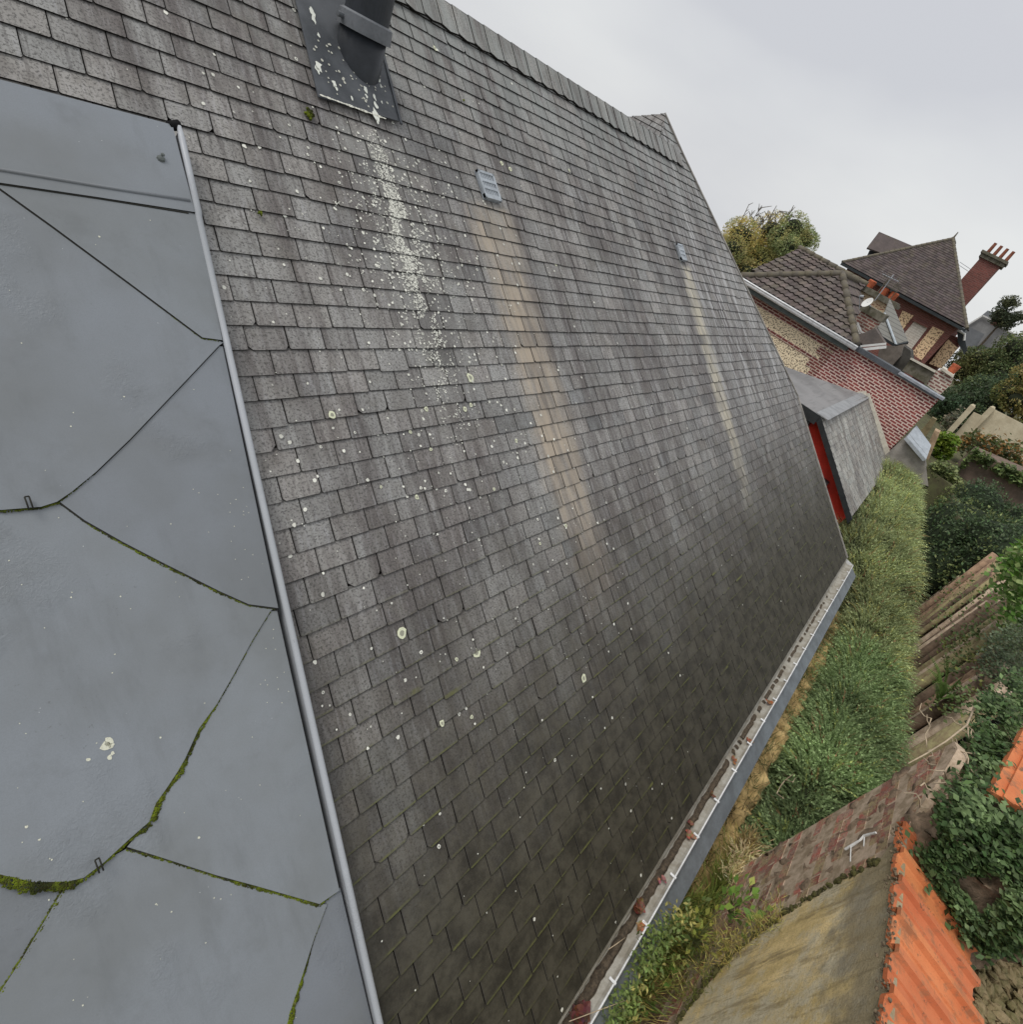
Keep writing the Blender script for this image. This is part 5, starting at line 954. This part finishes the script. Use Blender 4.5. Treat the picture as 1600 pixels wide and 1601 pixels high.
E1, E2, AP = Vector((33.8, .82, zz+.03)), Vector((33.8, 7.2, zz+.0)), Vector((37.0, 4.2, 10.10)); E3, E4 = Vector((41.5, .82, zz)), Vector((41.5, 7.2, zz))
# bell-cast foot: the lowest part of the slope is flatter
pantiles('roof', [E1, E2, AP], h2_, .17, .14, .0, .016, mPLAIN); pantiles('roof_side', [E3, E1, AP, Vector((39, 4.2, 10.1))], h2_, .17, .14, .0, .016, mPLAIN)
r_ = MB(); r_.prism([E2, E4, Vector((39, 4.2, 10.1)), AP], (0, 0, -.05), col=(1, 1, 1)); r_.build('roof_side', mPLAIN, h2_, cols=True)
r_ = MB(); ridge_run(r_, E1, AP, .07, .25); ridge_run(r_, E2, AP, .07, .25); ridge_run(r_, AP, (39, 4.2, 10.1), .08, .3); r_.tube([AP, AP+Vector((0, 0, .32))], [.05, .02], 8); r_.build('ridge_tiles', mRIDGE, h2_)
w_ = MB(); w_.box(33.75, 33.9, .8, 7.2, zz-.14, zz-.02); w_.build('gutter', mBARGE, h2_); w_ = MB(); w_.box(33.85, 34.28, .85, 7.1, zz-.1, zz-.04); w_.build('soffit', mBARGE, h2_)
pg_ = [atX(p, X) for p, X in [((1356, 387), 35.6), ((1375, 362), 36.6), ((1427, 384), 36.6), ((1390, 399), 35.6)]]; r_ = MB(); nn_ = (pg_[1]-pg_[0]).cross(pg_[3]-pg_[0]).normalized(); r_.prism(pg_, nn_*.08); r_.build('gablet_roof', mPLAIN, h2_, cols=True)
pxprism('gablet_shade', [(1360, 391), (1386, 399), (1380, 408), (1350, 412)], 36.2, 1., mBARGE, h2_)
ch = [atX((1502, 443), 38), atX((1575, 410), 38)]
w_ = MB(); w_.box(37.3, 38.6, 1.72, 2.66, 7.4, 9.95); ck = w_.build('tall_chimney', mBRICK2, h2_); w_ = MB(); w_.box(37.2, 38.7, 1.62, 2.76, 9.95, 10.12); w_.box(37.12, 38.78, 1.56, 2.82, 10.12, 10.24); w_.build('corbel', mCAP, ck)
for k in range(4): w_ = MB(); w_.tube([(37.7, 1.72+k*.29, 10.24), (37.7, 1.72+k*.29, 10.72)], [.085, .07], 12); w_.build('chimney_pot', simple('brown_pot', (.28, .10, .06), .8, .2, 6), ck)
w_ = MB()
for dz in (0, .12): w_.tube([atX((1498, 413), 38.2)+Vector((0, 0, dz)), atX((1516, 425), 38.2)+Vector((0, 0, dz))], .012, 5)
w_.build('wire', mSTEEL, h2_)
w_ = MB(); w_.tube([atX((1498, 516), 34.6), atX((1509, 522), 34.6), atX((1508, 532), 34.6)], .05, 8); w_.build('white_hopper', mWHITE, h2_)
pxprism('side_eaves', [(1497, 516), (1508, 524), (1513, 548), (1508, 553), (1498, 535)], 35.0, .2, mBARGE, h2_)
adopt(h2_)
# ---- grey house in the distance
h3 = empty('distant_grey_house', (70, 1, 3.7), 'distant grey slated house with thin brick chimney beyond the trees', 'house'); mG3 = simple('far_slate', (.20, .21, .225), .8, .12, 1.); mG4 = simple('far_slate_light', (.29, .29, .29), .8, .12, 1.)
pxprism('roof', [(1512, 508), (1537, 493), (1553, 500), (1600, 530), (1640, 550), (1640, 600), (1560, 590), (1500, 560)], 72, 6, mG4, h3); pxprism('rear_roof', [(1534, 494), (1545, 485), (1561, 492), (1552, 501)], 73, 4, mG3, h3); pxprism('lower_roof', [(1503, 520), (1515, 510), (1540, 522), (1525, 545), (1500, 560)], 68, 2, mG3, h3)
w_ = MB()
for a, b in [((1514, 507), (1537, 493)), ((1537, 493), (1553, 500)), ((1558, 505), (1600, 530)), ((1553, 500), (1562, 494))]: w_.bar(atX(a, 71.8), atX(b, 71.8), .12, .12)
w_.build('verge', mWHITE, h3); w_ = MB(); w_.bar(atX((1553, 508), 71), atX((1571, 484), 71), .5, .5); w_.build('chimney', mBRICK2, h3); adopt(h3)
# ================================================================ GARDEN EDGE: lean-to, fence, bank
lt = empty('rendered_lean_to', (19.5, -.7, 3.7), 'small grey rendered lean-to with zinc roof against the brick end wall', 'outhouse')
pxprism('rendered_wall', [(1383, 713), (1417, 682), (1446, 717), (1452, 760), (1390, 740)], 19.3, .4, mGREY, lt)
q = [atX(p, X) for p, X in [((1416, 684), 19.15), ((1446, 719), 19.15), ((1454, 697), 19.9), ((1431, 666), 19.9)]]; r_ = MB(); nn_ = (q[1]-q[0]).cross(q[3]-q[0]).normalized(); nn_ = nn_ if nn_.z > 0 else -nn_; r_.prism(q if (q[1]-q[0]).cross(q[2]-q[0]).dot(nn_) > 0 else q[::-1], nn_*.05); r_.build('zinc_roof', simple('bright_zinc', (.40, .44, .48), .5, .1, 6), lt)
r_ = MB(); r_.bar(q[0]+Vector((-.03, 0, 0)), q[1]+Vector((-.03, 0, 0)), .05, .08); r_.bar(q[0].lerp(q[3], .25), q[1].lerp(q[2], .25), .05, .1); r_.build('gutter', mSTEEL, lt); adopt(lt)
o = pxprism('tan_coping', [(1443, 722), (1453, 690), (1462, 672), (1470, 676), (1460, 700), (1450, 725)], 20.6, .5, simple('tan_brick', (.50, .36, .23), .9, .2, 6), None); tag(o, 'tan brick coping between the lean-to and the bright green plants', 'coping')
o = pxprism('leaning_slab', [(1439, 674), (1458, 652), (1465, 656), (1460, 664), (1447, 684)], 24, .3, simple('mossy_wood', (.28, .23, .13), .9, .2, 6), None); tag(o, 'short mossy post leaning behind the lean-to', 'post')
mPOST = mCONC
def fpost(a, b, X, lab):
    pa, pb_ = atX(a, X), atX(b, X); m_ = MB(); w = .085; m_.prism([(X-w, pa.y-w, 3.6), (X+w, pa.y-w, 3.6), (X+w, pa.y+w, 3.6), (X-w, pa.y+w, 3.6)], (pb_.x-pa.x, pb_.y-pa.y, pb_.z-3.6)); m_.tube([pb_+Vector((0, 0, -.02)), pb_+Vector((0, 0, .05))], [w*1.05, w*.6], 10)
    o = m_.build('concrete_post', mPOST); tag(o, lab, 'post', 'concrete fence posts'); return pa
fpost((1478, 684), (1522, 634), 26, 'left concrete fence post, standing in front of the dark tree'); fpost((1518, 674), (1553, 637), 26.3, 'right concrete fence post beside the long panel')
def slab(name, pts, X, d, mat, lab, cat, group=None): o = pxprism(name, pts, X, d, mat, None); tag(o, lab, cat, group); return o
slab('concrete_fence', [(1489, 684), (1523, 644), (1537, 650), (1512, 682)], 26.2, .06, mPOST, 'short concrete fence panel between the two posts', 'fence panel', 'concrete fence panels')
slab('concrete_fence', [(1517, 678), (1554, 639), (1660, 693), (1660, 760), (1560, 712)], 26.4, .06, mPOST, 'long cream concrete fence panel overgrown with thin stems', 'fence panel', 'concrete fence panels')
slab('stone_bank', [(1478, 760), (1490, 737), (1525, 706), (1640, 756), (1640, 830), (1478, 830)], 21.2, 1.2, simple('pinkish_stone', (.20, .145, .115), 1, .25, 4, (.12, .095, .075), bump=.7), 'brown stone retaining wall below the creeper at the right', 'wall')
patch('lime_plants', [([(1462, 690), (1472, 676), (1492, 680), (1500, 690), (1488, 715), (1470, 722), (1458, 715)], 1)], 1500, lambda px, py, rd: tuple(atX((px, py), 21.8+rd.uniform(-.3, .3))), .12, (.17, .27, .035), 'lime green ground cover beside the tan coping', 'plants', (.28, .36, .06), .25, hgt=.1)
patch('low_plants', [([(1448, 730), (1470, 722), (1492, 735), (1500, 765), (1475, 770), (1462, 745)], 1)], 2600, lambda px, py, rd: tuple(atX((px, py), 19.9+rd.uniform(-.5, .4))), .10, (.17, .21, .09), 'mixed low green plants between the hedge and the stone bank', 'plants', (.26, .30, .12), .25, hgt=.15)
patch('bank_creeper', [([(1490, 735), (1525, 702), (1600, 738), (1620, 770), (1560, 740), (1525, 715), (1490, 745)], 1), ([(1452, 722), (1475, 722), (1490, 740), (1480, 748)], .3)], 1500, lambda px, py, rd: tuple(atX((px, py), 21.05+rd.uniform(-.15, .1))), .12, (.20, .27, .10), 'pale green creeper trailing over the top of the stone bank', 'creeper', (.10, .14, .05), .2, hgt=.1)
patch('autumn_shrubs', [([(1500, 700), (1505, 680), (1530, 678), (1600, 700), (1600, 745), (1550, 722), (1520, 705)], 1)], 2200, lambda px, py, rd: tuple(atX((px, py), 23.2+rd.uniform(-.6, .6))), .13, (.11, .14, .05), 'mixed green and orange shrubs at the foot of the fence panels', 'shrubs', (.36, .20, .07), .22, hgt=.25)
patch('fence_stems', [([(1460, 690), (1480, 650), (1500, 640), (1505, 655), (1480, 690)], 1)], 900, lambda px, py, rd: tuple(atX((px, py), 26.8+rd.uniform(-.6, .6))), .12, (.14, .15, .10), 'thin grey green brambles left of the concrete posts', 'brambles', (.28, .24, .17), .2, hgt=.25)
# ================================================================ TREES
def tpos(p, X): v = atX(p, X); return (v.x, v.y, v.z)
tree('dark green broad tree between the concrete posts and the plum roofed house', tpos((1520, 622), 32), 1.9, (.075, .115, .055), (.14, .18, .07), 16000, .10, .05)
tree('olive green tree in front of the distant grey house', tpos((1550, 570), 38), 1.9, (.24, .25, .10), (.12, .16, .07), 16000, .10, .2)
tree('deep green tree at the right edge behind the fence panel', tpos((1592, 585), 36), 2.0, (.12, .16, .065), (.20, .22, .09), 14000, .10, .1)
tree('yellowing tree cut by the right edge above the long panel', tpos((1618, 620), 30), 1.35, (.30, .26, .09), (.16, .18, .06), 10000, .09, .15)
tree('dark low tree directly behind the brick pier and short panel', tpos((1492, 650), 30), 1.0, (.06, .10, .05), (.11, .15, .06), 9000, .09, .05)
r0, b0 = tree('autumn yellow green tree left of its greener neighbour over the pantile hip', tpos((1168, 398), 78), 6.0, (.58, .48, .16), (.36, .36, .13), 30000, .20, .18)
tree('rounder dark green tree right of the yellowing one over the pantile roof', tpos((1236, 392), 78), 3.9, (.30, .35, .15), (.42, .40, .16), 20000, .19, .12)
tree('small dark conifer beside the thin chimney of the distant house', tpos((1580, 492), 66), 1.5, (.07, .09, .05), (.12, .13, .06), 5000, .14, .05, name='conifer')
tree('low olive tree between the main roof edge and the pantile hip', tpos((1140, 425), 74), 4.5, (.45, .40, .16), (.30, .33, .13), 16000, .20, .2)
# bare upper twigs of the autumn tree
bt = MB(); rd = random.Random(12)
for px in range(1142, 1216, 6):
    a = atX((px+rd.uniform(-3, 3), 372+rd.uniform(-3, 8)), 78); tip = a+Vector((rd.gauss(0, .4), rd.gauss(0, .5), rd.uniform(2.2, 4.0))); bt.tube([a, a.lerp(tip, .5)+Vector((0, rd.gauss(0, .15), 0)), tip], [.09, .06, .04], 5)
    for k in range(9): f = rd.uniform(.35, 1); q = a.lerp(tip, f); bt.tube([q, q+Vector((rd.gauss(0, .3), rd.gauss(0, .5), rd.uniform(.2, .7)))], [.05, .03], 4)
bo = bt.build('bare_twigs', simple('grey_twig', (.26, .24, .21), .9), r0); bo.matrix_parent_inverse = Matrix.Translation(r0.location).inverted()
